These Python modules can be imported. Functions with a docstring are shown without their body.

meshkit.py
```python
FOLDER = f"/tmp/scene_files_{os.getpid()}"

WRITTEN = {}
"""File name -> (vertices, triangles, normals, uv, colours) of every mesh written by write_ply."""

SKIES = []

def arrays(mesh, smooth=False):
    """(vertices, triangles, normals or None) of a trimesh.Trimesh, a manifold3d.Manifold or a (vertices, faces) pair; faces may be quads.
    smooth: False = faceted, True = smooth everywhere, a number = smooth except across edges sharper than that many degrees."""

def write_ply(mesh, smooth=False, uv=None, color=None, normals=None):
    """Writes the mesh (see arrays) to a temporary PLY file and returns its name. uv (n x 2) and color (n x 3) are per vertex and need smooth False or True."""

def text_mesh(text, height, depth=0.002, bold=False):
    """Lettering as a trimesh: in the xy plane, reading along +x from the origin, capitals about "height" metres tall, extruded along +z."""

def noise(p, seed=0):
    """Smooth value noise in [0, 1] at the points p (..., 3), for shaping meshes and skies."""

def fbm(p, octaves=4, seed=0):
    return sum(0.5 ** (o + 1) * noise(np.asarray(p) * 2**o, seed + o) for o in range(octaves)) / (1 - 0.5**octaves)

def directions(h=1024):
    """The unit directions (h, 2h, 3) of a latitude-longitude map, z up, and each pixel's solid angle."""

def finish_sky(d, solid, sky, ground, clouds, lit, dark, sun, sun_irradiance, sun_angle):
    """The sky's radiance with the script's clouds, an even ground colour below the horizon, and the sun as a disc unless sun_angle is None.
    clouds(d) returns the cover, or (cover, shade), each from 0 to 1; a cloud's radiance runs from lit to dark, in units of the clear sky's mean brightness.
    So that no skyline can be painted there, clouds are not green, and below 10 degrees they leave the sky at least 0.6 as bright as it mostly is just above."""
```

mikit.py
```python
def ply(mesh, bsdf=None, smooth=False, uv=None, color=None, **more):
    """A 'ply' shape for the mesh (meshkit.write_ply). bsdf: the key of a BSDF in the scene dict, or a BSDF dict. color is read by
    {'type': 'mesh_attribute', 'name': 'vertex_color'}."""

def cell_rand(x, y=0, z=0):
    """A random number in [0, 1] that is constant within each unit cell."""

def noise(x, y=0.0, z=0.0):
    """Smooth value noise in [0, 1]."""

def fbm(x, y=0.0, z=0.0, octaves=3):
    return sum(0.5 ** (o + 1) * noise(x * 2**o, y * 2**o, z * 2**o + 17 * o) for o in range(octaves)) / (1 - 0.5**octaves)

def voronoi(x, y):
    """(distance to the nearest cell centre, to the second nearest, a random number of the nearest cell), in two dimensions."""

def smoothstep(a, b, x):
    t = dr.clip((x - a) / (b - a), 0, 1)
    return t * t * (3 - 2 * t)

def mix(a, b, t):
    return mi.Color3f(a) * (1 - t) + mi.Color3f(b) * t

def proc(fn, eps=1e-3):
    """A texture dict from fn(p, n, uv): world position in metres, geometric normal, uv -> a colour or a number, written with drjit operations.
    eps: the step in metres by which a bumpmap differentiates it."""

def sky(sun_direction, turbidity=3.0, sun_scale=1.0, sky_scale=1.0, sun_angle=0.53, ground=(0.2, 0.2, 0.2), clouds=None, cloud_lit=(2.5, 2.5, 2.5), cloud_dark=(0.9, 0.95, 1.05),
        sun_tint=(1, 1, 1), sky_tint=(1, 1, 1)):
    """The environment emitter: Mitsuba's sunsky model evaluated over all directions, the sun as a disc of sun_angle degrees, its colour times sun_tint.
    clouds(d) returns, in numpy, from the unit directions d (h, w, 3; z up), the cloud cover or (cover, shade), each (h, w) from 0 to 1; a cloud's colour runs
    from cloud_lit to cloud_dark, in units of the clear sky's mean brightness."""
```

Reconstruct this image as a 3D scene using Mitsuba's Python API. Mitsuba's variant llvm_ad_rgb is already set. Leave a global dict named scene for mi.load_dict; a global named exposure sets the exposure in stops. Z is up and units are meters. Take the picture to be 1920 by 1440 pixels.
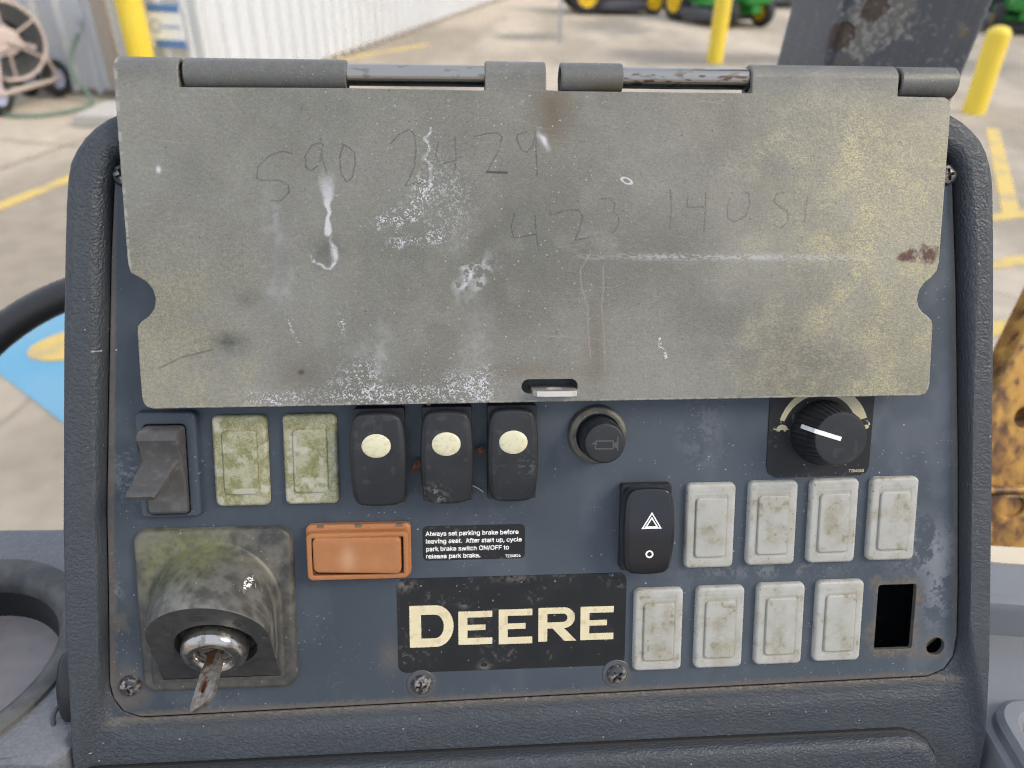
import math, random
import numpy as np, trimesh, drjit as dr, mitsuba as mi, mikit, meshkit
import manifold3d as m3
import shapely.geometry as sg, shapely.affinity as sa
from shapely.ops import unary_union
from mikit import proc, noise, fbm, voronoi, smoothstep, mix, cell_rand
rng = np.random.default_rng(7)
T = mi.ScalarTransform4f
scene, labels = {}, {}

# ------------------------------------------------------------------ camera, sky, exposure
EYE = np.array([0.0, 0.0, 1.7])
FWD = np.array([0.0, 0.8492, -0.5281]); UP = np.array([-0.0182, 0.528, 0.8491])
scene['camera'] = {'type': 'thinlens', 'fov': 68.88, 'fov_axis': 'x', 'near_clip': 0.05, 'far_clip': 400.0,
                   'aperture_radius': 0.0016, 'focus_distance': 0.362,
                   'to_world': T().look_at(origin=EYE.tolist(), target=(EYE + FWD).tolist(), up=UP.tolist())}
scene['sky'] = mikit.sky([0.72, -0.30, 0.64], turbidity=3, sun_scale=0.3, sun_angle=24, clouds=lambda d: 1.0,
                         sun_tint=(.95, 1.0, 1.08), cloud_lit=(1.76, 1.93, 2.22))
exposure = 2.62

# ------------------------------------------------------------------ frames
O = np.array([0.0, 0.3083, 1.5083])            # the switch panel: origin, right, up, out (towards the driver)
U = np.array([0.99694, 0.0766, -0.0157]); V = np.array([-0.0165, 0.4024, 0.9153]); N = np.array([0.0765, -0.9123, 0.4024])
MP = np.eye(4); MP[:3, 0], MP[:3, 1], MP[:3, 2], MP[:3, 3] = U * .001, V * .001, N * .001, O   # millimetres on the panel -> metres

def frame(o, x, y, z, s=1.0):
    m = np.eye(4); m[:3, 0], m[:3, 1], m[:3, 2], m[:3, 3] = np.array(x) * s, np.array(y) * s, np.array(z) * s, o
    return m

# ------------------------------------------------------------------ mesh helpers
def tm(v, f): return trimesh.Trimesh(np.asarray(v, float), np.asarray(f, int), process=False)
def cat(*ms): return trimesh.util.concatenate([m for m in ms])

def loft(loops, cap0=False, cap1=False, closed=True):
    loops = [np.asarray(l, float) for l in loops]; k = len(loops[0]); v = np.vstack(loops); f = []
    n = k if closed else k - 1
    for a in range(len(loops) - 1):
        i = np.arange(n); j = (i + 1) % k
        p, q, r, s = a * k + i, a * k + j, (a + 1) * k + j, (a + 1) * k + i
        f += [np.stack([p, q, r], 1), np.stack([p, r, s], 1)]
    f = np.vstack(f)
    i = np.arange(k); j = (i + 1) % k
    if cap0:
        v = np.vstack([v, loops[0].mean(0)]); f = np.vstack([f, np.stack([j, i, i * 0 + len(v) - 1], 1)])
    if cap1:
        b = (len(loops) - 1) * k
        v = np.vstack([v, loops[-1].mean(0)]); f = np.vstack([f, np.stack([b + i, b + j, i * 0 + len(v) - 1], 1)])
    return tm(v, f)

def rrect(cx, cy, w, h, r, k=6):
    r = max(min(r, w / 2 - 1e-4, h / 2 - 1e-4), 1e-3); out = []
    for sx, sy, a0 in ((1, -1, -90), (1, 1, 0), (-1, 1, 90), (-1, -1, 180)):
        for a in np.radians(np.linspace(a0, a0 + 90, k)):
            out.append((cx + sx * (w / 2 - r) + r * math.cos(a), cy + sy * (h / 2 - r) + r * math.sin(a)))
    return np.array(out)

def at(loop, n):
    loop = np.asarray(loop, float); return np.column_stack([loop[:, 0], loop[:, 1], np.broadcast_to(n, len(loop))])

def plate(cx, cy, w, h, r, n0, n1, bev, k=6, steps=4):
    ls = [at(rrect(cx, cy, w, h, r, k), n0)]
    for t in np.linspace(0, math.pi / 2, steps):
        d = bev * (1 - math.cos(t)); ls.append(at(rrect(cx, cy, w - 2 * d, h - 2 * d, max(r - d, .05), k), n1 - bev + bev * math.sin(t)))
    return loft(ls, True, True)

def offset_ring(p, d):
    p = np.asarray(p, float); a = p - np.roll(p, 1, 0); b = np.roll(p, -1, 0) - p
    na = np.stack([a[:, 1], -a[:, 0]], 1) / (np.linalg.norm(a, axis=1)[:, None] + 1e-12)
    nb = np.stack([b[:, 1], -b[:, 0]], 1) / (np.linalg.norm(b, axis=1)[:, None] + 1e-12)
    m = na + nb; l = (m * m).sum(1) / 2
    return p + d * m / np.maximum(l, .35)[:, None]      # outward for counter-clockwise rings

def ccw(p):
    p = np.asarray(p, float); x, y = p.T
    return p if (x * np.roll(y, -1) - np.roll(x, -1) * y).sum() > 0 else p[::-1]

def sheet(poly, n):
    v, f = trimesh.creation.triangulate_polygon(poly, engine='earcut'); return tm(np.column_stack([v, np.full(len(v), n)]), f)

def bevel_prism(outer, holes, n0, n1, b):
    outer = ccw(outer); parts = []
    ins = offset_ring(outer, -b)
    parts.append(loft([at(outer, n0), at(outer, n1 - b), at(offset_ring(outer, -.3 * b), n1 - .3 * b), at(ins, n1)]))
    hs = []
    for h in holes:
        h = ccw(h); hb = .4 * b; parts.append(loft([at(h, n0), at(h, n1 - hb), at(offset_ring(h, hb), n1)])); hs.append(offset_ring(h, hb))
    parts.append(sheet(sg.Polygon(ins, hs), n1)); parts.append(sheet(sg.Polygon(outer, [ccw(h) for h in holes]), n0))
    return cat(*parts)

def extrude(poly, n0, n1):
    gs = getattr(poly, 'geoms', [poly]); out = []
    for g in gs:
        m = trimesh.creation.extrude_polygon(g, n1 - n0, engine='earcut'); m.apply_translation([0, 0, n0]); out.append(m)
    return cat(*out)

def circ(cx, cy, r, n, k=40, ry=None, a0=0):
    a = np.linspace(0, 2 * math.pi, k, endpoint=False) + a0
    return np.column_stack([cx + r * np.cos(a), cy + (ry or r) * np.sin(a), np.full(k, float(n))])

def revolve(cx, cy, prof, k=40, cap0=True, cap1=True): return loft([circ(cx, cy, max(r, 1e-3), h, k) for r, h in prof], cap0, cap1)

def box(x0, x1, y0, y1, z0, z1):
    m = trimesh.creation.box((x1 - x0, y1 - y0, z1 - z0)); m.apply_translation([(x0 + x1) / 2, (y0 + y1) / 2, (z0 + z1) / 2]); return m

def bbox(x0, x1, y0, y1, z0, z1, b):   # box with its edges rounded: hull of spheres
    s = trimesh.creation.icosphere(1, b).vertices; p = []
    for x in (x0 + b, x1 - b):
        for y in (y0 + b, y1 - b):
            for z in (z0 + b, z1 - b): p.append(s + [x, y, z])
    return trimesh.convex.convex_hull(np.vstack(p))

def smooth_path(p, n=60):
    from scipy.interpolate import CubicSpline
    p = np.asarray(p, float); t = np.r_[0, np.cumsum(np.linalg.norm(np.diff(p, axis=0), axis=1))]
    return CubicSpline(t, p)(np.linspace(0, t[-1], n))

def tube(p, r, k=10, caps=True):
    p = np.asarray(p, float); t = np.gradient(p, axis=0); t /= np.linalg.norm(t, axis=1, keepdims=True)
    ref = np.array([0, 0, 1.0]) if abs(t[0, 2]) < .8 else np.array([1.0, 0, 0]); loops = []
    x = np.cross(t[0], ref); x /= np.linalg.norm(x)
    r = np.broadcast_to(r, len(p))
    for i in range(len(p)):
        x = x - (x @ t[i]) * t[i]; x /= np.linalg.norm(x); y = np.cross(t[i], x)
        a = np.linspace(0, 2 * math.pi, k, endpoint=False)
        loops.append(p[i] + r[i] * (np.cos(a)[:, None] * x + np.sin(a)[:, None] * y))
    return loft(loops, caps, caps)

def torus(R, r, k=48, s=14):
    a = np.linspace(0, 2 * math.pi, k + 1)
    return tube(np.column_stack([R * np.cos(a), R * np.sin(a), 0 * a]), r, s, False)

def moved(m, M):
    m = m.copy(); m.apply_transform(M); return m

def bool_cut(a, *bs):
    def mf(m):
        m = trimesh.Trimesh(m.vertices, m.faces, process=True); m.merge_vertices()
        return m3.Manifold(m3.Mesh(np.asarray(m.vertices, np.float32), np.asarray(m.faces, np.uint32)))
    x = mf(a)
    for b in bs: x = x - mf(b)
    q = x.to_mesh(); return tm(q.vert_properties[:, :3], q.tri_verts)

used = {}
def add(key, mesh, bsdf, smooth=30, M=MP, label=None, cat=None, group=None, kind=None):
    """One entry of the scene; a name that is taken gets the next number. Returns the key used."""
    n = used.get(key, -1) + 1; used[key] = n
    k = key if n == 0 else f'{key}_{n:03d}'
    if mesh is not None:
        scene[k] = mikit.ply(moved(mesh, M) if M is not None else mesh, bsdf, smooth)
    d = {a: b for a, b in dict(label=label, category=cat, group=group, kind=kind).items() if b}
    if d: labels[k] = d
    return k

# ------------------------------------------------------------------ materials
def PR(color, rough=.5, metal=0.0, spec=.5, bump=None, eps=2e-4, coat=0.0):
    c = {'type': 'rgb', 'value': list(color)} if isinstance(color, (tuple, list)) else proc(color)
    r = proc(rough) if callable(rough) else rough
    b = {'type': 'principled', 'base_color': c, 'roughness': r, 'metallic': metal, 'specular': spec}
    if coat: b['clearcoat'] = coat; b['clearcoat_gloss'] = .85
    if bump is not None: b = {'type': 'bumpmap', 'tex': proc(bump, eps), 'scale': 1.0, 'bsdf': b}
    return {'type': 'twosided', 'bsdf': b}

def loc(p):   # panel coordinates in millimetres
    q = p - mi.Point3f(*O.tolist())
    d = lambda a: 1000 * (q.x * float(a[0]) + q.y * float(a[1]) + q.z * float(a[2]))
    return d(U), d(V), d(N)
def gauss(u, v, cu, cv, ru, rv, ang=0.0):
    c, s = math.cos(math.radians(ang)), math.sin(math.radians(ang)); du, dv = u - cu, v - cv
    x, y = (du * c + dv * s) / ru, (dv * c - du * s) / rv
    return dr.exp(-(x * x + y * y))
def segd(u, v, pts):   # distance to a polyline
    d = mi.Float(1e6)
    for (ax, ay), (bx, by) in zip(pts[:-1], pts[1:]):
        ex, ey = bx - ax, by - ay; t = dr.clip(((u - ax) * ex + (v - ay) * ey) / (ex * ex + ey * ey + 1e-9), 0, 1)
        x, y = u - ax - t * ex, v - ay - t * ey; d = dr.minimum(d, x * x + y * y)
    return dr.sqrt(d)

# panel edges (panel millimetres): left and right sides slope, the bottom nearly level
def edge_dist(u, v):
    l = u - (-179.7 - (100.9 - v) * 0.0795); r = (215.2 + (104.4 - v) * .1003) - u; b = v - (-166.5 + .0131 * (u + 185.4))
    return dr.minimum(dr.minimum(l, r), b), l, r, b

def grain_bump(scale, height):
    def f(p, n, uv):
        u, v, w = loc(p); return height * .001 * grain(u, v, w, scale)
    return f

def specks(u, v, size, keep, r0=.10, r1=.30):   # scattered round flecks: a share KEEP of the cells of SIZE millimetres holds one
    d, e, k = voronoi(u / size, v / size)
    return dr.select(k > 1 - keep, smoothstep(1.0, .6, d / (r0 + (r1 - r0) * dr.square((k - (1 - keep)) / keep))), 0.0)

def grain(u, v, w, scale):
    u, v, w = u / scale, v / scale, w / scale
    wu = noise(u * .6 + 31, v * .6, w * .6) * 1.6; a = noise(u + wu, v * 1.25 + wu, w)
    return smoothstep(.25, .75, a) + .3 * noise(u * 2.1 + 9, v * 2.1 + wu, w * 2.1)
def c_bezel(p, n, uv):
    u, v, w = loc(p); e, l, r, b = edge_dist(u, v)
    base = mix((.030, .037, .047), (.043, .051, .063), fbm(u * .03 + 5, v * .03, w * .03, 3))
    base = mix(base, (.105, .112, .125), (1.1 - grain(u, v, w, .80)) * .17)
    d = fbm(u * .5, v * .5, w * .5, 2)
    dust = smoothstep(-5.5, -.3, b) * smoothstep(1.5, 0, b) * (.25 + .75 * d) * smoothstep(-5, 4, dr.minimum(l, r))
    base = mix(base, (.17, .145, .115), dust * .75)
    return mix(base, (.34, .34, .35), specks(u + w, v, 5.0, .05, .04, .12) * .7)

def c_panel(p, n, uv):
    u, v, w = loc(p); e, l, r, b = edge_dist(u, v)
    big = fbm(u * .018 + 3, v * .018, 2, 3); f1 = fbm(u * .12, v * .12, 4, 3); f2 = fbm(u * .7, v * .7, 9, 3)
    base = mix((.034, .047, .065), (.053, .069, .090), smoothstep(.25, .75, big * .6 + .4 * smoothstep(-150, 220, u)))
    base = mix(base, (.10, .115, .14), smoothstep(.5, .75, fbm(u * .05 + 20, v * .035, 1, 4)) * (.25 + .25 * smoothstep(0, 200, u)))                       # hazy scuffs
    pale = gauss(u, v, 216, -88, 16, 14) + gauss(u, v, 226, -112, 8, 20) * .8 + gauss(u, v, 96, -24, 12, 18) * .35 + gauss(u, v, -183, -42, 6, 16) * .9 + gauss(u, v, 130, -99, 40, 4) * .6 + gauss(u, v, -196, -100, 5, 8)
    base = mix(base, (.20, .215, .24), dr.clip(pale * smoothstep(.42, .62, f1 * .6 + f2 * .4) * .8, 0, .8))
    # rust and dust: along the edge, round the empty cut-out, the open screw hole and the washers
    hx, hy = dr.abs(u - 204) - 10.5, dr.abs(v + 127) - 18.5
    hd = dr.sqrt(dr.square(dr.maximum(hx, 0)) + dr.square(dr.maximum(hy, 0)))
    rust = smoothstep(6.5, .3, hd + 5 * (f1 - .5) * 2) * (.45 + .55 * smoothstep(.3, .6, f2))
    rust = dr.maximum(rust, smoothstep(9, 3.5, dr.sqrt(dr.square(u - 227.6) + dr.square(v + 144)) + 5 * (f1 - .5)))
    rust = dr.maximum(rust, smoothstep(4.5, .8, e + 4 * (f2 - .5)) * smoothstep(-60, -110, v) * .9)
    rust = dr.maximum(rust, smoothstep(16, 4, dr.sqrt(dr.square(u + 193) + dr.square(v + 152)) + 8 * (f1 - .5)) * .75)
    rust = dr.maximum(rust, gauss(u, v, -193, -120, 6, 16) * smoothstep(.45, .65, f1) * .9)
    rust = dr.maximum(rust, smoothstep(2.4, .6, e + 1.2 * (f2 - .5)) * .8)
    for (x, y) in ((-46.1, -154.3), (54.7, -152.6)):
        q = dr.sqrt(dr.square(u - x) + dr.square(v - y)); rust = dr.maximum(rust, smoothstep(10, 6.5, q) * .35)
    rust = dr.maximum(rust, gauss(u, v, -62, -139, 5, 9) * .6)
    base = mix(base, mix((.088, .08, .069), (.145, .122, .098), f2), dr.clip(rust, 0, 1) * .85)
    base = mix(base, (.115, .074, .055), smoothstep(.62, .76, fbm(u * .35 + 3, v * .35, 8, 2)) * dr.clip(rust, 0, 1) * .5)
    base = mix(base, (.38, .39, .40), dr.clip(specks(u, v, 5.0, .06, .04, .11) * .8 + specks(u + 91, v, 1.6, .10, .12, .3) * smoothstep(.52, .68, fbm(u * .05 + 9, v * .05, 5, 2)) * .45, 0, 1))
    # scratches
    s1 = smoothstep(.016, .0, dr.abs(noise(u * .16 + 3 * f1, v * .03 + 8, 2) - .5)) * smoothstep(.6, .72, fbm(u * .05, v * .05, 31, 2))
    return mix(base, (.19, .2, .215), s1 * .1)
def r_panel(p, n, uv):
    u, v, w = loc(p); return .36 + .22 * fbm(u * .08, v * .08, 3, 3)

# the lid: pencil numbers, chalky stains, worn yellowish plating
HAND = [[(-97.7, 104.8), (-102.2, 105.9), (-108.0, 103.5), (-112.8, 98.9), (-113.6, 94.4), (-111.5, 93.3), (-103.9, 93.4), (-100.1, 91.5), (-99.8, 88.4), (-103.5, 84.6), (-108.1, 84.6)],
        [(-84.1, 108.4), (-85.6, 109.7), (-89.5, 108.3), (-92.3, 103.7), (-92.1, 99.2), (-89.9, 97.5), (-86.3, 100.4), (-84.9, 106.8), (-84.9, 103.1), (-83.0, 96.3)],
        [(-75.6, 108.9), (-77.4, 103.2), (-76.8, 96.3), (-74.6, 93.1), (-72.2, 94.8), (-70.6, 101.0), (-70.9, 105.9), (-73.4, 107.9), (-76.0, 109.2)],
        [(-55.1, 109.5), (-50.7, 114.1), (-46.4, 115.9), (-44.5, 113.5), (-43.8, 107.4), (-44.7, 100.5), (-46.8, 95.1), (-48.8, 91.6), (-45.3, 92.7), (-40.9, 92.9)],
        [(-34.0, 110.6), (-35.2, 105.2), (-33.7, 101.0), (-26.6, 102.7)],
        [(-26.7, 113.0), (-26.2, 105.4), (-26.6, 99.2)],
        [(-17.8, 113.3), (-12.3, 114.7), (-7.6, 114.9), (-5.7, 113.3), (-6.8, 107.9), (-10.0, 102.5), (-12.4, 98.0), (-3.6, 97.8)],
        [(5.1, 115.7), (1.2, 114.2), (0.8, 112.6), (2.8, 108.0), (5.2, 106.7), (8.0, 109.6), (9.5, 116.2), (9.6, 108.1), (10.2, 96.5)],
        [(0.0, 80.0), (-1.6, 73.7), (-0.3, 68.9), (10.2, 71.0)],
        [(9.2, 79.3), (9.8, 71.4), (11.1, 63.4)],
        [(16.2, 80.9), (16.7, 79.3), (23.1, 81.4), (28.8, 81.8), (31.2, 79.1), (29.8, 73.1), (27.4, 67.9), (35.6, 69.9)],
        [(38.6, 86.6), (43.5, 87.1), (45.8, 84.3), (45.2, 81.1), (47.8, 79.2), (47.8, 75.2), (45.4, 71.6)],
        [(71.4, 91.3), (72.2, 84.5), (71.8, 73.3)],
        [(79.8, 88.6), (79.5, 83.4), (87.5, 83.5)],
        [(88.0, 90.3), (88.2, 80.7), (87.9, 72.6)],
        [(104.8, 90.0), (108.2, 89.7), (109.0, 84.9), (107.0, 79.2), (102.0, 76.8), (99.0, 78.4), (98.4, 83.2), (99.5, 87.2)],
        [(125.1, 90.2), (121.7, 89.8), (120.2, 86.6), (122.8, 84.2), (127.2, 81.8), (127.7, 76.9), (124.2, 74.1), (120.7, 75.7)],
        [(136.4, 88.3), (135.9, 81.9), (135.5, 77.4)]]

def c_lid(p, n, uv):
    u, v, w = loc(p)
    g1 = noise(u * 1.6, v * 1.6, w); g2 = noise(u * 3.3 + 7, v * 3.3, w); g3 = noise(u * .75 + 2, v * 2.6, w)
    big = fbm(u * .016, v * .016 + 4, 1, 3); mid = fbm(u * .09 + 5, v * .09, 2, 3); fine = fbm(u * .5, v * .5, 6, 3)
    base = mix((.150, .148, .129), (.235, .230, .203), smoothstep(.2, .8, big * .75 + .25 * dr.abs(u) / 180))
    base = mix(base, (.135, .137, .137), smoothstep(128, 143, v) * .7)
    base = mix(base, (.225, .222, .198), smoothstep(.45, .8, mid) * .4)
    gold = smoothstep(95, 175, u + 26 * (mid - .5) * 2) * smoothstep(142, 110, v) * (.55 + .45 * smoothstep(.35, .7, mid))
    gold = dr.maximum(gold, smoothstep(-112, -160, u + 30 * (mid - .5) * 2) * smoothstep(90, 30, v) * .55)
    gold = gold * (1 - .7 * gauss(u, v, 118, 50, 26, 14)) * (1 - .6 * gauss(u, v, 150, 12, 22, 8))
    base = mix(base, (.37, .335, .20), dr.clip(gold * (.25 + .75 * smoothstep(.36, .70, g1 * .3 + g2 * .45 + g3 * .25)) * .9, 0, 1))
    base = mix(base, (.30, .245, .20), gauss(u, v, 145, 18, 40, 16) * smoothstep(.5, .75, g3 * .6 + fine * .4) * .55)
    base = base * (.80 + .40 * (.35 * g1 + .65 * g2)) * (.93 + .14 * g3) * (.86 + .28 * fbm(u * .035 + 60, v * .03, 7, 4))
    rub = smoothstep(.03, .0, dr.abs(noise(u * .05 + .02 * v, v * .55 + .04 * u, 12) - .5)) * smoothstep(.5, .7, fbm(u * .03 + 3, v * .06, 40, 3))
    base = mix(base, (.31, .305, .285), rub * .35)
    base = mix(base, (.085, .078, .062), specks(u, v, 4.2, .12, .05, .14) * .6)
    # brownish rust bleeding under the hinge gap and round the slot, dark smudges
    br = gauss(u, v, 16.6, 124, 9, 13) * .75 + gauss(u, v, 10, 8, 30, 5) * .35 + gauss(u, v, -97.5, 8, 9, 7) * .35 + gauss(u, v, 38, 20, 5, 22) * .35
    base = mix(base, (.115, .085, .055), dr.clip(br * (.5 + mid), 0, .85))
    dk = gauss(u, v, -128.8, 22.6, 7, 5) * .8 + gauss(u, v, -107, 60, 5, 22, -3) * .4 + gauss(u, v, -84, 63, 6.5, 6) * .75 + gauss(u, v, -97.5, 8.3, 1.2, .9) * 2.2 + gauss(u, v, -120, 42, 6, 4) * .35
    base = mix(base, (.055, .055, .052), dr.clip(dk * (.35 + .9 * fine), 0, .8))
    base = mix(base, (.07, .068, .06), smoothstep(.7, .2, segd(u, v, [(-160, 10.7), (-150, 15.5), (-136, 19)])) * .5)
    # pencilled numbers
    h = mi.Float(1e6)
    for s in HAND: h = dr.minimum(h, segd(u, v, s))
    base = mix(base, (.045, .043, .05), smoothstep(.52, .16, h + .35 * (g2 - .5)) * (.20 + .34 * fine + .10 * smoothstep(60, 0, u)))
    base = mix(base, (.03, .03, .04), smoothstep(.8, .4, segd(u, v, [(-12.4, 98.0), (-3.6, 97.8)])) * .6)
    # chalky white deposits
    wx, wy = u + 5 * (noise(u * .25, v * .25, 1) - .5), v + 5 * (noise(u * .25 + 8, v * .25, 4) - .5)
    spk = smoothstep(.50, .70, .2 * g1 + .3 * noise(u * .8, v * .8 + 11, 7) + .5 * noise(u * 2.3, v * 2.3 + 11, 7))
    hw = .9 + 2.6 * smoothstep(79, 92, v) + .9 * gauss(u, v, -83, 72, 9, 3.2)
    streak = smoothstep(1.25, .35, dr.abs(u + 83 + 1.2 * (noise(v * .3, 3, 1) - .5)) / hw + .5 * (g2 - .5)) * smoothstep(99, 88, v + 6 * (g2 - .5)) * smoothstep(68.5, 71, v) * (.55 + .45 * smoothstep(90, 76, v))
    wh = streak * 1.3 + gauss(wx, wy, -82.2, 63, 1.3, 4.2) * (.5 + 1.2 * g2) + smoothstep(1.6, .2, dr.abs(dr.sqrt(dr.square(wx + 85.5) / 1.4 + dr.square(wy - 62)) - 5.5)) * smoothstep(63, 57, v) * smoothstep(.42, .62, fine) * .8
    wh = wh + smoothstep(1.5, .2, segd(wx, wy, [(-36.5, 115), (-39, 104), (-39.3, 98), (-38.3, 89)])) * (.35 + 1.2 * spk) * .9 + gauss(wx, wy, -40, 91, 3.2, 4) * spk * 1.9 + gauss(wx, wy, -33, 95, 11, 12) * spk * .35
    wh = wh + gauss(wx, wy, -43, 85, 5, 2.2, 30) * spk * 1.7 + gauss(wx, wy, -46, 80, 3, 2) * spk * 1.6 + gauss(wx, wy, -53, 77, 2.4, 2.6) * spk * 1.8 + gauss(wx, wy, -60, 76, 3.5, 2.6) * spk * 1.3 + gauss(wx, wy, -37, 69, 3.4, 4) * spk * 1.5 + gauss(wx, wy, -50, 67, 6, 1.6, 12) * spk * 1.5 + gauss(wx, wy, -28, 80, 8, 13) * spk * .42
    wh = wh + gauss(wx, wy, -19.5, 53, 2.4, 10, -42) * 1.15 * smoothstep(.3, .6, fine) + gauss(wx, wy, -15, 50, 2, 9, -38) * .6 * smoothstep(.4, .6, fine)
    wh = wh + gauss(wx, wy, -14, 2, 4, 6) * spk * 2.2 + gauss(wx, wy, -22, 0, 10, 7) * spk * 1.4 + gauss(wx, wy, -60, -3, 26, 4) * spk * 1.5 + gauss(wx, wy, -70, 6, 10, 7) * spk * .9 + gauss(wx, wy, -110, -4, 11, 4) * spk * 1.6
    wh = wh + gauss(wx, wy, -61, 14, 3.5, 16) * .4 * fine + gauss(wx, wy, -107, 72, 3.5, 17) * .4 * fine + gauss(wx, wy, -105, 46, 5, 8) * .4 * fine + gauss(wx, wy, -18, 20, 6, 18) * .28 * fine
    wh = wh + smoothstep(.9, .2, segd(u, v, [(-103, 33), (-100, 25), (-98, 21)])) * spk * 1.4 + smoothstep(.9, .3, segd(u, v, [(68.6, 23.5), (68.8, 19), (71, 17.5), (71.8, 14)])) * spk * 2
    wh = wh + gauss(wx, wy, 12, 113, 1.6, 4, 20) * 1.2 + gauss(wx, wy, -78, 31, 1.5, 4) * spk + gauss(wx, wy, -70, 20, 7, 6) * .3 * fine
    q = dr.sqrt(dr.square((u - 51.1) / 2.9) + dr.square((v - 94.9 + .3 * (u - 51)) / 1.5)); wh = wh + smoothstep(.35, .1, dr.abs(q - .8)) * .9 + gauss(u, v, -155, 97.4, .9, 1.3) * 1.4
    band = dr.exp(-dr.square((v - 60.8 - .5 * (fine - .5)) / 1.5)) * smoothstep(25, 70, u) * smoothstep(185, 130, u)
    wh = wh + band * smoothstep(.30, .7, .5 * fbm(u * .06, 3, 2, 3) + .5 * noise(u * .9, v * 2.2, 3)) * .5
    stars = specks(u + 40, v, 2.6, .22, .06, .2) * (.15 + .6 * smoothstep(110, 0, dr.abs(u + 20)))
    base = mix(base, (.56, .57, .60), dr.clip(wh, 0, 1) * .85)
    base = mix(base, (.42, .42, .42), dr.clip(stars, 0, .6))
    for path in ([(35, 62), (30.5, 55), (31, 47), (34, 38), (34.6, 24), (36, 14)], [(41, 56), (41.5, 47), (40.6, 38), (42.3, 22), (42.8, 8)]):
        base = mix(base, (.27, .255, .225), smoothstep(.55, .2, segd(u + .8 * (fine - .5), v, path)) * .5)
    # rust spots on the crease at the right
    rs = smoothstep(.75, .35, dr.sqrt(dr.square((u - 186.5) / 7.5) + dr.square((v - 61.5) / 4)) * .6 + .5 * (1 - fine) - .1) + smoothstep(.75, .35, dr.sqrt(dr.square((u - 197.5) / 6.5) + dr.square((v - 62.5) / 6)) * .6 + .5 * (1 - fine) - .1)
    base = mix(base, mix((.06, .032, .028), (.13, .07, .055), g1), dr.clip(rs, 0, 1))
    ed = dr.minimum(dr.minimum(u + 170, 203 - u), v + 7.5 - .0065 * (u + 165))
    base = mix(base, (.40, .39, .36), smoothstep(.9, .1, ed) * smoothstep(.4, .6, fine) * .6)
    return base
def r_lid(p, n, uv):
    u, v, w = loc(p); return .40 + .2 * fbm(u * .07, v * .07, 3, 3)
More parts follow.
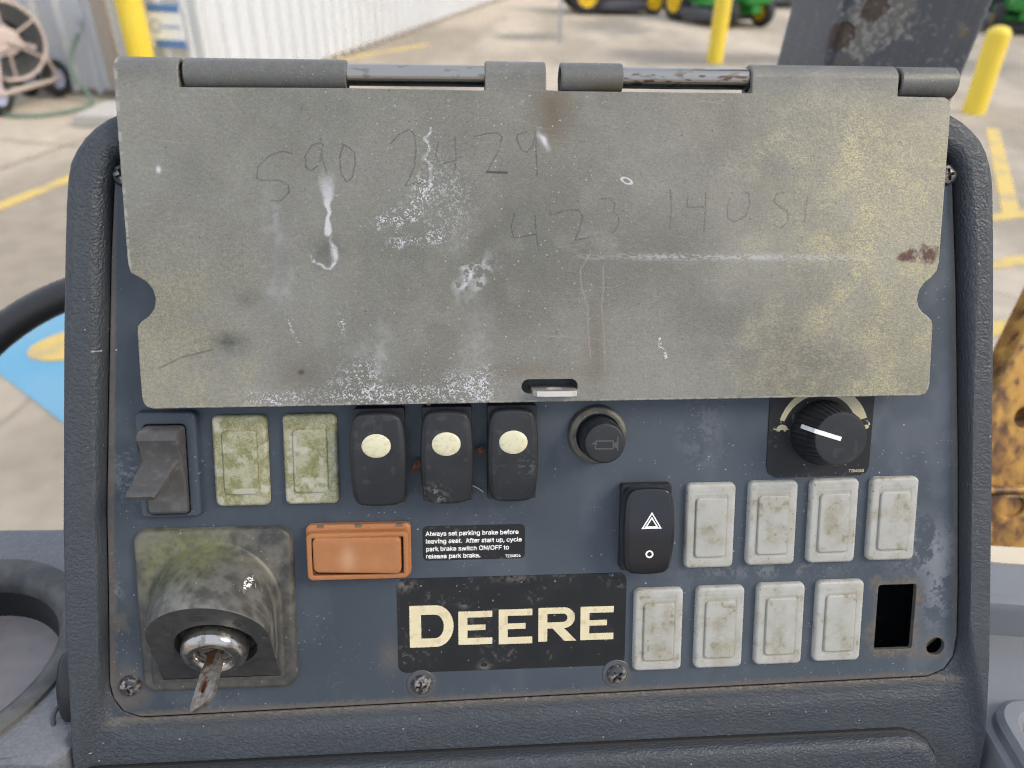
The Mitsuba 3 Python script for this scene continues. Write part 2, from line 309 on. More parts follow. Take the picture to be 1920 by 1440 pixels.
def b_lid(p, n, uv):
    u, v, w = loc(p); return 6e-5 * noise(u * 1.5, v * 1.5, w * 1.5) + 8e-5 * fbm(u * .25, v * .25, w * .3, 2)

def c_hinge(p, n, uv):
    u, v, w = loc(p)
    f = fbm(u * .4, v * .4, w * .4, 3); g = noise(u * 1.8, v * 1.8, w * 1.8)
    base = mix((.085, .087, .087), (.165, .164, .155), f * .5 + g * .5)
    base = mix(base, (.30, .30, .30), specks(u, v * 1.5 + w, 2.2, .2, .05, .22) * .6)
    return mix(base, (.12, .095, .045), gauss(u, v, 42, 134, 8, 4) * .8)
def c_pin(p, n, uv):
    u, v, w = loc(p)
    f = fbm(u * .2, v * .6, w * .6, 3)
    r = smoothstep(.52, .68, f) * smoothstep(20, 70, u) * smoothstep(144, 139, v) + smoothstep(.6, .72, f) * .4
    return mix((.36, .345, .32), (.13, .08, .05), dr.clip(r, 0, .9))
def rr_pin(p, n, uv):
    u, v, w = loc(p); return .1 + .25 * fbm(u * .2, v * .6, w * .6, 3)

def c_black(p, n, uv):
    u, v, w = loc(p)
    f = fbm(u * .12, v * .12, w * .12, 3); g = fbm(u * .7, v * .7, w * .7, 2)
    b = mix((.012, .0135, .017), (.023, .025, .029), f)
    b = mix(b, (.10, .10, .10), smoothstep(.60, .78, fbm(u * .3 + 4, v * .3, w * .3, 3)) * .16)
    b = mix(b, (.16, .16, .155), gauss(u, v, -38, -51, 5, 4.5) * smoothstep(.45, .6, g) * .9)
    return mix(b, (.15, .15, .15), smoothstep(.5, .75, noise(u * .5 + v * .3, v * 1.2 - u * .6, w)) * gauss(u, v, 6, -37, 4, 4) * .5)
def c_grey_lever(p, n, uv):
    u, v, w = loc(p); f = fbm(u * .25, v * .25, w * .25, 3); g = noise(u * 1.5, v * 1.5, w * 1.5)
    b = mix((.040, .040, .044), (.085, .083, .083), f * .7 + g * .3)
    return mix(b, (.22, .21, .2), smoothstep(.55, .8, fbm(u * .25, v * .25, w * .25, 3)) * .18)
def c_blank(p, n, uv):
    u, v, w = loc(p)
    f = fbm(u * .16 + 3, v * .16, w * .2, 3); g = fbm(u * .8, v * .8, w * .5, 3); h = noise(u * .5, v * .5 + 3, w * .5)
    k = noise(u * 1.9 + 5, v * 1.9, w * 1.9)
    b = mix((.34, .345, .325), (.44, .445, .43), .6 * g + .4 * k)
    b = mix(b, (.295, .27, .20), smoothstep(.38, .75, f) * (.25 + .6 * smoothstep(.3, .7, .6 * g + .4 * k)))
    b = mix(b, (.17, .155, .10), smoothstep(.62, .85, h) * smoothstep(.45, .62, f) * (.3 + .6 * k))
    b = mix(b, (.13, .12, .085), specks(u, v + w, 2.4, .14, .08, .24) * (.25 + .6 * smoothstep(.35, .6, f)))
    lv = dr.select(v > -100, v + 73.1 - .015 * (u - 100.5), v + 128.6 - .017 * (u - 75.4)); u0 = dr.select(v > -100, u - 100.5, u - 75.4); lu = u0 - 32.07 * dr.round(u0 / 32.07)
    gd = dr.abs(dr.maximum(dr.abs(lu) - 8.2, dr.abs(lv) - 15.8))
    b = mix(b, (.20, .185, .125), smoothstep(1.1, .1, gd + .8 * (g - .5)) * .30)
    b = mix(b, (.235, .22, .155), gauss(lu, lv, 0, -2, 7.5, 14) * smoothstep(.22, .70, .4 * f + .4 * g + .2 * k) * .7)
    moss = smoothstep(-60, -75, u); f3 = fbm(u * .22 + 11, v * .22, w * .2, 3)
    m = mix((.33, .33, .235), (.165, .165, .062), smoothstep(.34, .66, .5 * f3 + .25 * g + .25 * k) * .95)
    m = mix(m, (.44, .44, .38), smoothstep(.58, .72, fbm(u * .2 + 40, v * .2, 3, 3)) * .6)
    m = mix(m, (.09, .09, .04), specks(u, v, 2.0, .12, .08, .24) * .6)
    return mix(b, m, moss)
def c_cover(p, n, uv):
    u, v, w = loc(p)
    f = fbm(u * .1, v * .1, w * .1, 3); g = fbm(u * .5, v * .5, w * .5, 3); h = noise(u * 1.3, v * .6, w * 1.3)
    h = fbm(u * .22 + 6, v * .10 + .05 * u, w * .2, 4); b = mix((.034, .035, .035), (.080, .078, .071), smoothstep(.25, .75, .35 * g + .35 * h + .3 * f))
    top = smoothstep(.9, .2, w * .05 + smoothstep(-95, -125, v) * .6)
    b = mix(b, (.155, .147, .118), top * smoothstep(.36, .62, f) * (.35 + .5 * g))
    b = mix(b, (.19, .185, .175), gauss(u, v, -148, -92, 22, 9) * smoothstep(6, 14, w) * smoothstep(.3, .75, h) * .8)
    b = mix(b, (.16, .155, .145), smoothstep(-128, -119, u) * smoothstep(5, 12, w) * smoothstep(.35, .7, h) * .6)
    b = mix(b, (.15, .165, .045), dr.clip(gauss(u, v, -158, -79, 17, 9) + gauss(u, v, -147, -76, 9, 5) + .5 * gauss(u, v, -172, -88, 8, 12), 0, 1) * (.3 + .7 * smoothstep(.2, .8, g)) * .62)
    b = mix(b, (.8, .8, .8), smoothstep(.45, .6, noise(u * 1.6, v * 1.6, w * 1.6)) * smoothstep(1, .75, dr.sqrt(dr.square((u + 125) / 2.2) + dr.square((v + 90.5) / 2.2) + dr.square((w - 13) / 16))))
    return mix(b, (.32, .31, .29), specks(u, v + w, 3.4, .16, .05, .14) * .6)
def c_face(p, n, uv):
    u, v, w = loc(p); f = fbm(u * .3, v * .3, w * .3, 3); return mix((.022, .024, .028), (.062, .061, .058), f)
def c_orange(p, n, uv):
    u, v, w = loc(p); f = fbm(u * .15, v * .15, w * .3, 3); g = fbm(u * .8, v * .8, w, 2)
    b = mix((.32, .128, .046), (.37, .155, .058), f)
    b = mix(b, (.36, .17, .075), smoothstep(.55, .75, g) * .35)
    return mix(b, (.52, .33, .20), gauss(u, v, -80, -83, 3.5, 6) * .5)
def c_decal(p, n, uv):
    u, v, w = loc(p); f = fbm(u * .1, v * .1, 2, 3); g = fbm(u * .6, v * .6, 5, 3)
    b = mix((.008, .009, .011), (.016, .017, .019), f)
    b = mix(b, (.11, .105, .10), smoothstep(.55, .75, g) * smoothstep(.55, .72, f) * .45)
    b = mix(b, (.15, .14, .125), (gauss(u, v, -24, -112, 2.4, 2) + gauss(u, v, -14, -146, 3, 2) + gauss(u, v, -54, -101, 5, 3) + .7 * gauss(u, v, 2, -99, 9, 2)) * smoothstep(.35, .6, g) * .8)
    return mix(b, (.35, .35, .35), specks(u, v, 4.5, .12, .05, .12) * .7)
def c_cream(p, n, uv):
    u, v, w = loc(p); f = fbm(u * .2, v * .2, 2, 3)
    return mix(mix((.60, .53, .34), (.68, .61, .42), f), (.45, .38, .22), smoothstep(.6, .75, fbm(u * .35, v * .35, 9, 2)) * .45)
def c_lens(p, n, uv):
    u, v, w = loc(p); return mix((.60, .575, .41), (.52, .49, .33), smoothstep(.55, .75, fbm(u * .8, v * .8, 3, 2)))
def c_screw(p, n, uv):
    u, v, w = loc(p); f = fbm(u * .6, v * .6, w * .6, 3)
    return mix((.055, .057, .065), (.28, .26, .235), smoothstep(.42, .7, f))
def c_chrome(p, n, uv):
    u, v, w = loc(p); f = fbm(u * .5, v * .5, w * .5, 3); return mix((.46, .445, .42), (.16, .13, .11), smoothstep(.5, .72, f) * .6)
def c_key(p, n, uv):
    u, v, w = loc(p); f = fbm(u * .5, v * .5, w * .5, 3)
    q = (u - float(root[0]), v - float(root[1]), w - float(root[2])); a = sum(float(fdir[i]) * q[i] for i in range(3)); b = sum(float(wv[i]) * q[i] for i in range(3))
    r = smoothstep(.52, .64, .55 * f + .6 * gauss(a, b, 1, -1, 8, 3.5) + .55 * gauss(a, b, 17.5, -.8, 5.2, 2.8) + .3 * gauss(a, b, 8, -5, 6, 2))
    return mix(mix((.27, .262, .245), (.20, .165, .13), smoothstep(.35, .6, f)), (.16, .075, .04), r * .9)

def c_con2(p, n, uv):
    u, v, w = loc(p); return mix(mix((.10, .105, .12), (.135, .138, .155), fbm(u * .04, v * .04, w * .04, 3)), (.21, .215, .23), (1.1 - grain(u, v, w, 1.3)) * .25)
def c_ring(p, n, uv):
    u, v, w = loc(p); f = fbm(u * .1, v * .1, w * .1, 4); return mix((.045, .046, .048), (.085, .084, .080), smoothstep(.3, .7, f))
def c_cup(p, n, uv):
    u, v, w = loc(p); f = fbm(u * .12, v * .12, w * .12, 3); return mix((.155, .145, .165), (.23, .20, .195), f)
def flakes(a, s, b):
    g = fbm(a * .16 + 4, s * .16, b * .16, 4); h = fbm(a * .07 + 9, s * .07, b * .07, 2)
    return smoothstep(.50, .53, gauss(a, s, 8, 34, 13, 15, 25) + gauss(a, s, 30, 2, 16, 15) + 1.1 * (g - .5) + .5 * (h - .5)) * smoothstep(14, 6, b)
def c_post(p, n, uv):
    q = p - mi.Point3f(*P0.tolist()); d = lambda a: 1000 * (q.x * float(a[0]) + q.y * float(a[1]) + q.z * float(a[2]))
    a, s, b = d(PX), d(PZ), d(PY)
    f = fbm(a * .06, s * .06, b * .06, 3); g = fbm(a * .3, s * .3, b * .3, 3); st = fbm(a * .25, s * .02, b * .25, 2)
    base = mix((.055, .064, .080), (.078, .087, .104), st * .7 + .3 * f)
    fm = smoothstep(16, 4, b)
    worn = smoothstep(.44, .62, .6 * f + .4 * g + .55 * gauss(a, s, 24, 34, 34, 30) + .45 * gauss(a, s, 48, 10, 40, 26) - .34 + .12 * (g - .5)) * smoothstep(16, 4, b)
    base = mix(base, mix((.15, .142, .125), (.30, .30, .30), smoothstep(.45, .7, g)), worn * .6)
    flake = flakes(a, s, b)
    base = mix(base, mix((.035, .028, .026), (.085, .06, .05), g), flake)
    base = mix(base, (.16, .115, .07), gauss(a, s, 128, 26, 5, 5) * .8 + gauss(a, s, 17, 55, 12, 7) * .6 * g * fm)
    return mix(base, (.25, .255, .265), smoothstep(.8, .87, noise(a * .35, s * .35, b * .3)) * .35)
def b_post(p, n, uv):
    q = p - mi.Point3f(*P0.tolist()); d = lambda a: 1000 * (q.x * float(a[0]) + q.y * float(a[1]) + q.z * float(a[2]))
    a, s, b = d(PX), d(PZ), d(PY); g = fbm(a * .3, s * .3, b * .3, 3)
    fl = flakes(a, s, b)
    return -1.3e-3 * fl + 3e-4 * g * fl + 1.5e-4 * fbm(a * .05, s * .05, b * .05, 2)
def c_rusty(p, n, uv):
    x, y, z = p.x * 1000, p.y * 1000, p.z * 1000
    f = fbm(x * .03, y * .03, z * .012, 3); g = fbm(x * .13, y * .13, z * .06, 4)
    b = mix((.46, .235, .035), (.60, .36, .09), f)
    b = mix(b, (.26, .115, .03), smoothstep(.38, .62, .45 * f + .55 * g) * .85)
    low = gauss(z, z * 0, 1215, 0, 14, 1) + gauss(z, z * 0, 1175, 0, 20, 1) * .7
    b = mix(b, (.10, .045, .02), dr.clip(low * .8 + smoothstep(505, 492, x + 8 * (g - .5)) * .7, 0, 1) * smoothstep(.2, .6, g))
    return mix(b, (.085, .038, .018), smoothstep(.54, .68, .7 * g + .3 * fbm(x * .3, y * .3, z * .05, 3)) * .9)

def c_ground(p, n, uv):
    x, y = p.x, p.y
    a = fbm(x * .35, y * .35, 0, 4); b = fbm(x * 1.7 + 3, y * 1.7, 2, 3); c = fbm(x * 9, y * 9, 4, 3); s = fbm(x * .9 + 8, y * .3, 6, 3)
    base = mix((.36, .305, .240), (.45, .395, .320), .5 * a + .5 * b)
    base = mix(base, (.23, .195, .155), smoothstep(.45, .7, s) * .7)
    base = mix(base, (.14, .128, .113), smoothstep(.47, .68, fbm(x * .5 + 30, y * .5, 3, 4)) * smoothstep(6.5, 11.0, y) * .75)
    crack = smoothstep(.006, .0, dr.abs(fbm(x * .3 + 60, y * .3, 5, 3) - .52)) * .4
    return mix(base, (.13, .11, .09), crack) * (.84 + .32 * c)
def c_line(p, n, uv):
    f = fbm(p.x * 6, p.y * 6, 1, 3); return mix((.56, .41, .13), (.36, .30, .21), smoothstep(.5, .72, f) * .7)
def c_blue(p, n, uv):
    f = fbm(p.x * 5, p.y * 5, 1, 3); return mix((.11, .31, .48), (.18, .35, .47), f)
def c_wall(p, n, uv):
    f = fbm(p.x * .7, p.y * .7, p.z * .3, 3); g = fbm(p.x * 6, p.y * 6, p.z * .6, 2)
    return mix((.62, .64, .66), (.52, .53, .54), smoothstep(.5, .75, .6 * f + .4 * g) * .6)
def c_yel(p, n, uv):
    f = fbm(p.x * 4, p.y * 4, p.z * 4, 3); return mix((.78, .56, .035), (.80, .62, .08), f)

B = {
    'm_bezel': PR(c_bezel, .46, bump=grain_bump(.80, .28)), 'm_panel': PR(c_panel, r_panel),
    'm_lid': PR(c_lid, r_lid, .3, spec=.5, bump=b_lid), 'm_hinge': PR(c_hinge, .46, .25), 'm_pin': PR(c_pin, rr_pin, 1.0),
    'm_black': PR(c_black, .46, spec=.4), 'm_gloss_black': PR((.012, .013, .017), .22), 'm_lever': PR(c_grey_lever, .5), 'm_blank': PR(c_blank, .5),
    'm_cover': PR(c_cover, .48), 'm_face': PR(c_face, .4), 'm_orange': PR(c_orange, .42), 'm_decal': PR(c_decal, .45, spec=.35), 'm_cream': PR(c_cream, .5), 'm_lens': PR(c_lens, .35),
    'm_white': PR((.82, .82, .80), .45), 'm_scale': PR((.50, .45, .29), .5), 'm_screw': PR(c_screw, .4, .45), 'm_chrome': PR(c_chrome, .16, .95), 'm_key': PR(c_key, .32, .75),
    'm_dark': PR((.006, .006, .007), .6), 'm_emboss': PR((.06, .06, .057), .5), 'm_edge': PR((.13, .10, .075), .6),
    'm_console': PR(c_con2, .33, bump=grain_bump(1.3, .16)), 'm_ring': PR(c_ring, .5), 'm_cup': PR(c_cup, .4), 'm_rubber': PR((.016, .017, .019), .38),
    'm_fender': PR((.17, .18, .20), .38), 'm_rusty': PR(c_rusty, .42), 'm_beige': PR((.62, .54, .42), .5), 'm_bright': PR((.66, .62, .57), .34, .75), 'm_steel': PR((.20, .19, .175), .4, .7),
    'm_post': PR(c_post, .42, bump=b_post, eps=5e-4),
    'm_ground': PR(c_ground, .75), 'm_line': PR(c_line, .7), 'm_blue': PR(c_blue, .7), 'm_wall': PR(c_wall, .4), 'm_trim': PR((.56, .58, .57), .5),
    'm_brown': PR((.38, .33, .28), .5), 'm_yellow': PR(c_yel, .35), 'm_green': PR((.025, .22, .035), .3), 'm_rim': PR((.80, .52, .02), .35), 'm_tyre': PR((.022, .023, .025), .7),
    'm_deck': PR((.05, .05, .06), .45), 'm_cart': PR((.55, .46, .42), .45), 'm_hose': PR((.14, .21, .17), .5), 'm_coil': PR((.05, .055, .06), .55), 'm_galv': PR((.42, .44, .46), .4, .5),
    'm_blue_print': PR((.09, .20, .46), .5), 'm_block': PR((.40, .38, .36), .8), 'm_leaf': PR((.16, .07, .04), .7), 'm_straw': PR((.55, .50, .36), .6), 'm_hub': PR((.42, .45, .62), .4), 'm_joint': PR((.24, .20, .16), .9),
}
scene.update(B)

# ------------------------------------------------------------------ the machine: roll bar post, deck (large structure first)
P0 = np.array([0.306, 0.788, 1.641])                       # the post's front left corner where it leaves the picture
PZ = np.array([-0.0239, 0.1532, -0.9879]); PZ /= np.linalg.norm(PZ)     # down along the leaning post
PX = U - (U @ PZ) * PZ; PX /= np.linalg.norm(PX); PY = np.cross(PZ, PX); PY *= np.sign(PY[1])
MPOST = frame(P0, PX, PY, PZ, .001)
ls = [at(rrect(74, 62, 148, 124, 9, 5), s) for s in (-900, -300, 0, 300, 850)]
add('roll_bar_post', loft(ls, True, True), 'm_post', 30, MPOST, 'dark grey steel roll bar post with paint flaking to rust near its corner', 'post')

# ------------------------------------------------------------------ control console
C = 'control_console'
labels[C] = {'label': 'dark grey machine control console with hinged steel guard, switches and ignition key', 'category': 'control panel'}

def resample(p, n):
    p = np.asarray(p, float); t = np.r_[0, np.cumsum(np.linalg.norm(np.diff(p, axis=0), axis=1))]
    s = np.linspace(0, t[-1], n); return np.column_stack([np.interp(s, t, p[:, 0]), np.interp(s, t, p[:, 1])])
outL = [(-217.6, -205), (-217.1, -186.8), (-215.8, -147.6), (-215.3, -120.3), (-212.3, -67.5), (-205.2, 22.4), (-201.7, 60.4), (-199.2, 83.6), (-196.8, 99.5), (-192.5, 107.5), (-187.1, 114.3), (-180, 119.5), (-172.6, 122.8)]
outT = [(-172.6, 122.8), (-158, 126.5), (-120, 128.5), (0, 130.5), (180, 132), (198, 131.4), (208.6, 128.4)]
outR = [(208.6, 128.4), (216.9, 124.1), (224.2, 117.4), (229.5, 109.2), (232.9, 97.3), (236.9, 62), (239.7, 30.9), (243.9, -22.8), (249.3, -90.3), (254.2, -152.3), (256.3, -195.3), (257.2, -222), (257.8, -250)]
outB = [(257.8, -250), (-219, -250)]
outL = [(-219, -250)] + outL
inL = [(-185.4, -166.5), (-193.7, -163), (-198, -156), (-199.4, -147.4), (-196.4, -97.6), (-194.4, -60.1), (-189.9, -8.4), (-183.7, 60.7), (-180.9, 90), (-177, 102), (-168, 107)]
inT = [(-168, 107), (0, 109.5), (203, 112)]
inR = [(203, 112), (211, 108.5), (215.5, 100), (222.3, 46.4), (231.1, -38.2), (237.7, -110.8), (239.5, -137.9), (238.5, -150), (233.7, -157.2), (225, -161.1)]
inB = [(225, -161.1), (11.3, -163.8), (-185.4, -166.5)]
ns = (60, 50, 60, 50)
ring = lambda sides: np.vstack([resample(s, n)[:-1] for s, n in zip(sides, ns)])[::-1]    # clockwise -> reversed to counter-clockwise
outer, inner = ring((outL, outT, outR, outB)), ring((inL, inT, inR, inB))
inner_o = offset_ring(inner, .5)
wid = np.linalg.norm(outer - inner_o, axis=1)
lowness = np.clip((-118 - inner[:, 1]) / 40, 0, 1); lowness = lowness * lowness * (3 - 2 * lowness)
wall = 7.5 * (1 - lowness) + .4 * lowness
loops = [at(inner_o, -4 + 3.2 * lowness)]
def bz(d, n):
    t = np.clip(d / wid, 0, 1)[:, None]; q = inner_o * (1 - t) + outer * t; return at(q, n)
for d, k in ((0, .15), (.5, .42), (1.6, .68), (3.2, .88), (5.2, 1.0)): loops.append(bz(d, wall * k))
rise = lambda d: wall + lowness * np.interp(d, [0, 6, 11, 16, 60], [0, .3, 1.8, 2.2, 3.5])
for d in (6.5, 8, 9.5, 11, 13, 16): loops.append(bz(np.minimum(d, wid - 5.5), rise(d)))
for back, dn in ((5, 0), (3.2, .25), (1.7, .9), (.6, 2.2)):
    t = (1 - back / wid)[:, None]; loops.append(at(inner_o * (1 - t) + outer * t, rise(30) - dn))
loops += [at(outer, rise(30) - 8), at(outer, -70)]
loops[-2] = at(outer, rise(30) - 4.5)
add(C + '__bezel', loft(loops, False, True), 'm_bezel', 40, label='textured dark grey plastic surround with rounded top corners')

# the steel switch panel with its cut-out and open screw hole
ptop = [(214.6, 107), (-178.7, 104)]
panel = [(-199.4, -147.4), (-198, -156), (-193.7, -163), (-185.4, -166.3), (11.3, -163.6), (225, -160.9), (233.7, -157.2), (238.3, -150), (239.3, -137.9), (237.5, -110.8), (231, -38.2), (222.2, 46.4)] + ptop + [(-183.6, 60.7), (-189.8, -8.4), (-194.3, -60.1), (-196.3, -97.6)]
hole = rrect(204, -126.8, 21, 36.4, 1.6); bolt_hole = circ(227.8, -144.2, 5.0, 0, 28)[:, :2]
add(C + '__switch_panel', bevel_prism(panel, [hole, bolt_hole], -2.6, 0, .45), 'm_panel', 20, label='slate blue painted steel switch panel, rusting round an empty cut-out')
add(C + '__switch_panel__bracket', cat(tube([(222, -148, -8), (227, -144, -9), (232, -139, -8)], 4.0, 12)), 'm_steel', 40)

# compartment door under the panel
door = np.vstack([[(-215, -247)], [(228.5, -247)], [(229.5, -214), (228, -203), (222.5, -194.5), (212, -190)], [(60, -190.4), (-215, -191.5)]])
d2 = lambda o, n: at(offset_ring(ccw(np.vstack([resample(door[1:6], 40), resample(door[5:], 40), door[:1]])), -o), n)
add(C + '__compartment_door', loft([d2(0, 1), d2(0, 7), d2(.7, 9), d2(2, 10.6), d2(4, 11.5), d2(7, 12)], False, True), 'm_bezel', 40, label='lower compartment door with a rounded upper corner')
gd = resample([(229.5, -245), (229.5, -214), (228, -203), (222.5, -194.5), (212, -190), (60, -190.4), (-215, -191.5)], 60)
add(C + '__compartment_door__seal', tube(np.column_stack([gd, np.full(60, 3.2)]), 1.7, 8), 'm_dark', 40)
pl = loft([circ(0, 0, r, h, 24, r * .62) for r, h in ((13, 0), (24, 2), (27, 6), (26, 9), (20, 11))], True, True)
MS = frame(O + (-216.5 * U - 158 * V - 16 * N) * .001, N, V, -U, .001)
add(C + '__side_plug', moved(loft([circ(0, 0, a, h, 28, b) for a, b, h in ((11, 15, 0), (11.5, 19, 6), (11, 20, 10), (9, 18, 12.5), (5, 12, 14))], True, True), np.eye(4)), 'm_rubber', 40, MS, label='black rubber plug on the left flank of the surround')
add(C + '__side_plug__clip', tube(smooth_path([(2, -8, 13.5), (7, -12, 16), (8, -17, 15), (3, -19, 11)], 16), 1.1, 8), 'm_ring', 40, MS)
add(C + '__pedestal', cat(box(-190, 232, -560, -250, -66, 0), box(-170, 210, -720, -560, -66, -10)), 'm_rubber', False)

# guard lid
lid = [(-170.8, 60.4), (-170.6, 56.5), (-169.7, 53), (-166.5, 51.2), (-163.2, 49), (-160.8, 45.6), (-159.9, 41.6), (-160.7, 37.4), (-163.2, 34), (-166.6, 31.6), (-168.4, 29.4), (-168.7, 26), (-168.8, 10.8), (-168.7, -2.6), (-168, -5.6), (-166.5, -7.2), (-164, -7.9),
       (199, -5.5), (201.5, -4.6), (202.8, -2.6), (203.2, .2), (202.4, 28.7), (201.6, 31.2), (199.2, 33.4), (196.2, 35.4), (194.2, 38.4), (193.6, 41.6), (194.3, 45.6), (196.4, 48.8), (199.6, 51.4), (202.2, 54.6), (203, 58.5), (202.6, 129.5), (201.6, 132.6), (199.4, 134), (176.6, 134), (176.6, 142.2), (107.6, 141.6), (107.6, 134.1),
       (20.6, 133.4), (14, 133.7), (14, 140.8), (-13.2, 140.5), (-13.2, 133.0), (-74, 132.9), (-144.4, 131.9), (-144.4, 139.4), (-171.2, 139.1)]
slot = rrect(16.7, .7, 26.6, 6.8, 3.4, 8)
add(C + '__guard_lid', bevel_prism(lid, [slot], 11.6, 14.02, .5), 'm_lid', 20, label='weathered steel guard plate with pencilled numbers and chalky streaks')

def knuckle(u0, u1, n_c, r=7.1, ri=4.9, a0=0, a1=320, k=26):
    a = np.radians(np.linspace(a0, a1, k)); vc = 139.9 + .0093 * (u0 + u1) / 2
    prof = np.vstack([np.column_stack([vc + r * np.sin(a), n_c + r * np.cos(a)]), np.column_stack([vc + ri * np.sin(a[::-1]), n_c + ri * np.cos(a[::-1])])])
    def l(u, d=0):
        q = np.vstack([np.column_stack([vc + (r - d) * np.sin(a), n_c + (r - d) * np.cos(a)]), np.column_stack([vc + (ri + d) * np.sin(a[::-1]), n_c + (ri + d) * np.cos(a[::-1])])])
        return np.column_stack([np.full(len(q), u), q[:, 0] + .0093 * (u - (u0 + u1) / 2), q[:, 1]])
    m = loft([l(u0, .5), l(u0 + .5), l(u1 - .5), l(u1, .5)])
    for u, s in ((u0, 1), (u1, -1)):
        q = l(u, .5); k2 = len(q) // 2
        m = cat(m, loft([q[:k2], q[k2:][::-1]], closed=False))
    return m
NC = 14.0 - 7.1
for a, b in ((-171.2, -144.5), (-13.1, 13.9), (107.7, 176.5)): add(C + '__guard_lid__knuckle', knuckle(a, b, NC), 'm_lid', 35)
for a, b, c in ((-143, -74, 100), (21, 48.6, 100), (180, 206, 118)): add(C + '__hinge_leaf', box(a, b, c, 139.9 + .0093 * (a + b) / 2, -.3, 1.6), 'm_hinge', False)
for a, b in ((-142.9, -73.8), (20.8, 48.8), (178.6, 206.4)): add(C + '__hinge_knuckle', knuckle(a, b, NC, 7.0, a0=-92, a1=182), 'm_hinge', 35)
pin = lambda a, b: moved(loft([circ(0, 0, r, h, 28) for r, h in ((4.1, a), (4.6, a + .6), (4.6, b - .6), (4.1, b))], True, True), np.array([[0, 0, 1, 0], [.0, 1, .0093, 140.8], [1, 0, 0, NC], [0, 0, 0, 1.0]]))
add(C + '__hinge_pin', pin(-141, 12), 'm_pin', 40, label='bright bare hinge pin between the left knuckles'); add(C + '__hinge_pin', pin(23, 204), 'm_pin', 40, label='rust speckled hinge pin between the right knuckles')
st = sg.Polygon([(8.3, -2), (8.3, 19), (10, 21.5), (14, 22.6), (26, 22.4), (28.6, 20.6), (29.2, 16), (29.2, -2)]).difference(sg.Point(19, 14).buffer(4.2))
add(C + '__hasp_staple', moved(extrude(st, -1.25, 1.25), np.array([[1, 0, 0, 0], [0, 0, -1, -1.6], [0, 1, 0, 0], [0, 0, 0, 1.0]])), 'm_bright', 30, label='worn steel hasp staple poking through the slot of the guard plate')

# screws
def screw(u, v, r=5.3, rot=20):
    h = loft([circ(0, 0, r * a, b, 28) for a, b in ((1, -.4), (1, .8), (.93, 1.9), (.78, 2.8), (.5, 3.4), (.2, 3.6))], True, True)
    c = trimesh.creation.box((5.6, 1.3, 4)); c.apply_translation([0, 0, 3.6]); e = trimesh.creation.box((1.3, 5.6, 4)); e.apply_translation([0, 0, 3.6])
    m = bool_cut(h, c, e); a = math.radians(rot); R = np.eye(4); R[:2, :2] = [[math.cos(a), -math.sin(a)], [math.sin(a), math.cos(a)]]; R[:2, 3] = u, v
    return moved(m, R)
for u, v, rot in ((-189.4, -149.2, 12), (-46.1, -154.2, 5), (54.7, -152.5, 40), (-175, 96.5, 30), (211.6, 101, 10)):
    add(C + '__screw', screw(u, v, rot=rot), 'm_screw', 25)
for u, v in ((-46.1, -154.2), (54.7, -152.5)): add(C + '__washer', revolve(u, v, [(7.6, 0), (7.6, .5), (7.2, .8), (5, .8)], 36, False, False), 'm_panel', 30)

# blank covers
def blank(cu, cv, i, lab):
    k = add(C + '__blank_cover', loft([at(rrect(cu, cv, 25.4 - 2 * d, 44.4 - 2 * d, max(2.8 - d, .3), 6), n) for d, n in ((0, .05), (0, 1.6), (.25, 2.4), (.8, 3.0), (1.6, 3.3), (4.3, 3.3), (4.6, 3.15), (4.9, 3.1))], False, True), 'm_blank', 40, label=lab)
    add(k + '__raised_centre', loft([at(rrect(cu, cv - .6, 16.2 - 2 * d, 31.4 - 2 * d, max(2.2 - d, .3), 6), n) for d, n in ((-.1, 2.6), (0, 3.5), (.2, 4.0), (.55, 4.3), (1.1, 4.4))], False, True), 'm_blank', 40)
for i, (u, v) in enumerate([(-129.8, -35.6), (-97, -35.3), (100.5, -73.2), (132.8, -72.6), (164.9, -72.2), (196.8, -71.8), (75.4, -128.2), (107.6, -128), (139.7, -127.3), (171.5, -126.7)]):
    blank(u, v, i, ('mossy green blank cover next to the lever switch', 'mossy green blank cover next to the rocker switches')[i] if i < 2 else 'dirty off-white blank cover')

# rocker switches
def rocker_cap(cu, cv, w, h, n0, tilt, curv, nbase, bulge=1.3, facet=1.6):
    q = np.linspace(0, 2 * math.pi, 96, endpoint=False); c, s = np.cos(q), np.sin(q); e = 9.0
    rad = (np.abs(c) ** e + np.abs(s) ** e) ** (-1 / e); sq = np.column_stack([c * rad, s * rad])
    def lp(k, dn=0, shrink=1.0):
        S, Tt = sq[:, 0] * k, sq[:, 1] * k
        x = S * (w / 2 - bulge * Tt ** 2) * shrink; y = Tt * (h / 2 - bulge * .9 * S ** 2) * shrink
        f = np.clip((np.abs(S) - (.80 - .02 * Tt ** 2)) / .2, 0, 1)
        z = n0 + tilt * Tt - curv * Tt ** 2 - facet * f - 1.3 * np.clip((k - .955) / .045, 0, 1) ** 2
        return np.column_stack([cu + x, cv + y, z - dn])
    ls = [lp(k) for k in (.05, .2, .35, .5, .62, .72, .775, .80, .825, .86, .90, .93, .955, .975, .99, 1.0)]
    last = ls[-1].copy(); b = lp(1.0, 0, .94); b[:, 2] = nbase; mid = lp(1.0, 0, .99); mid[:, 2] = np.minimum(last[:, 2] - 2, nbase + 4)
    m = loft(ls + [mid, b], True, True); return m
def lens(cu, cv, n, rx=6.7, ry=5.6): return loft([circ(cu, cv, rx * a, n + b, 36, ry * a) for a, b in ((1, -1.2), (1, .25), (.95, .5), (.8, .8), (.5, 1.05), (.2, 1.15))], True, True)
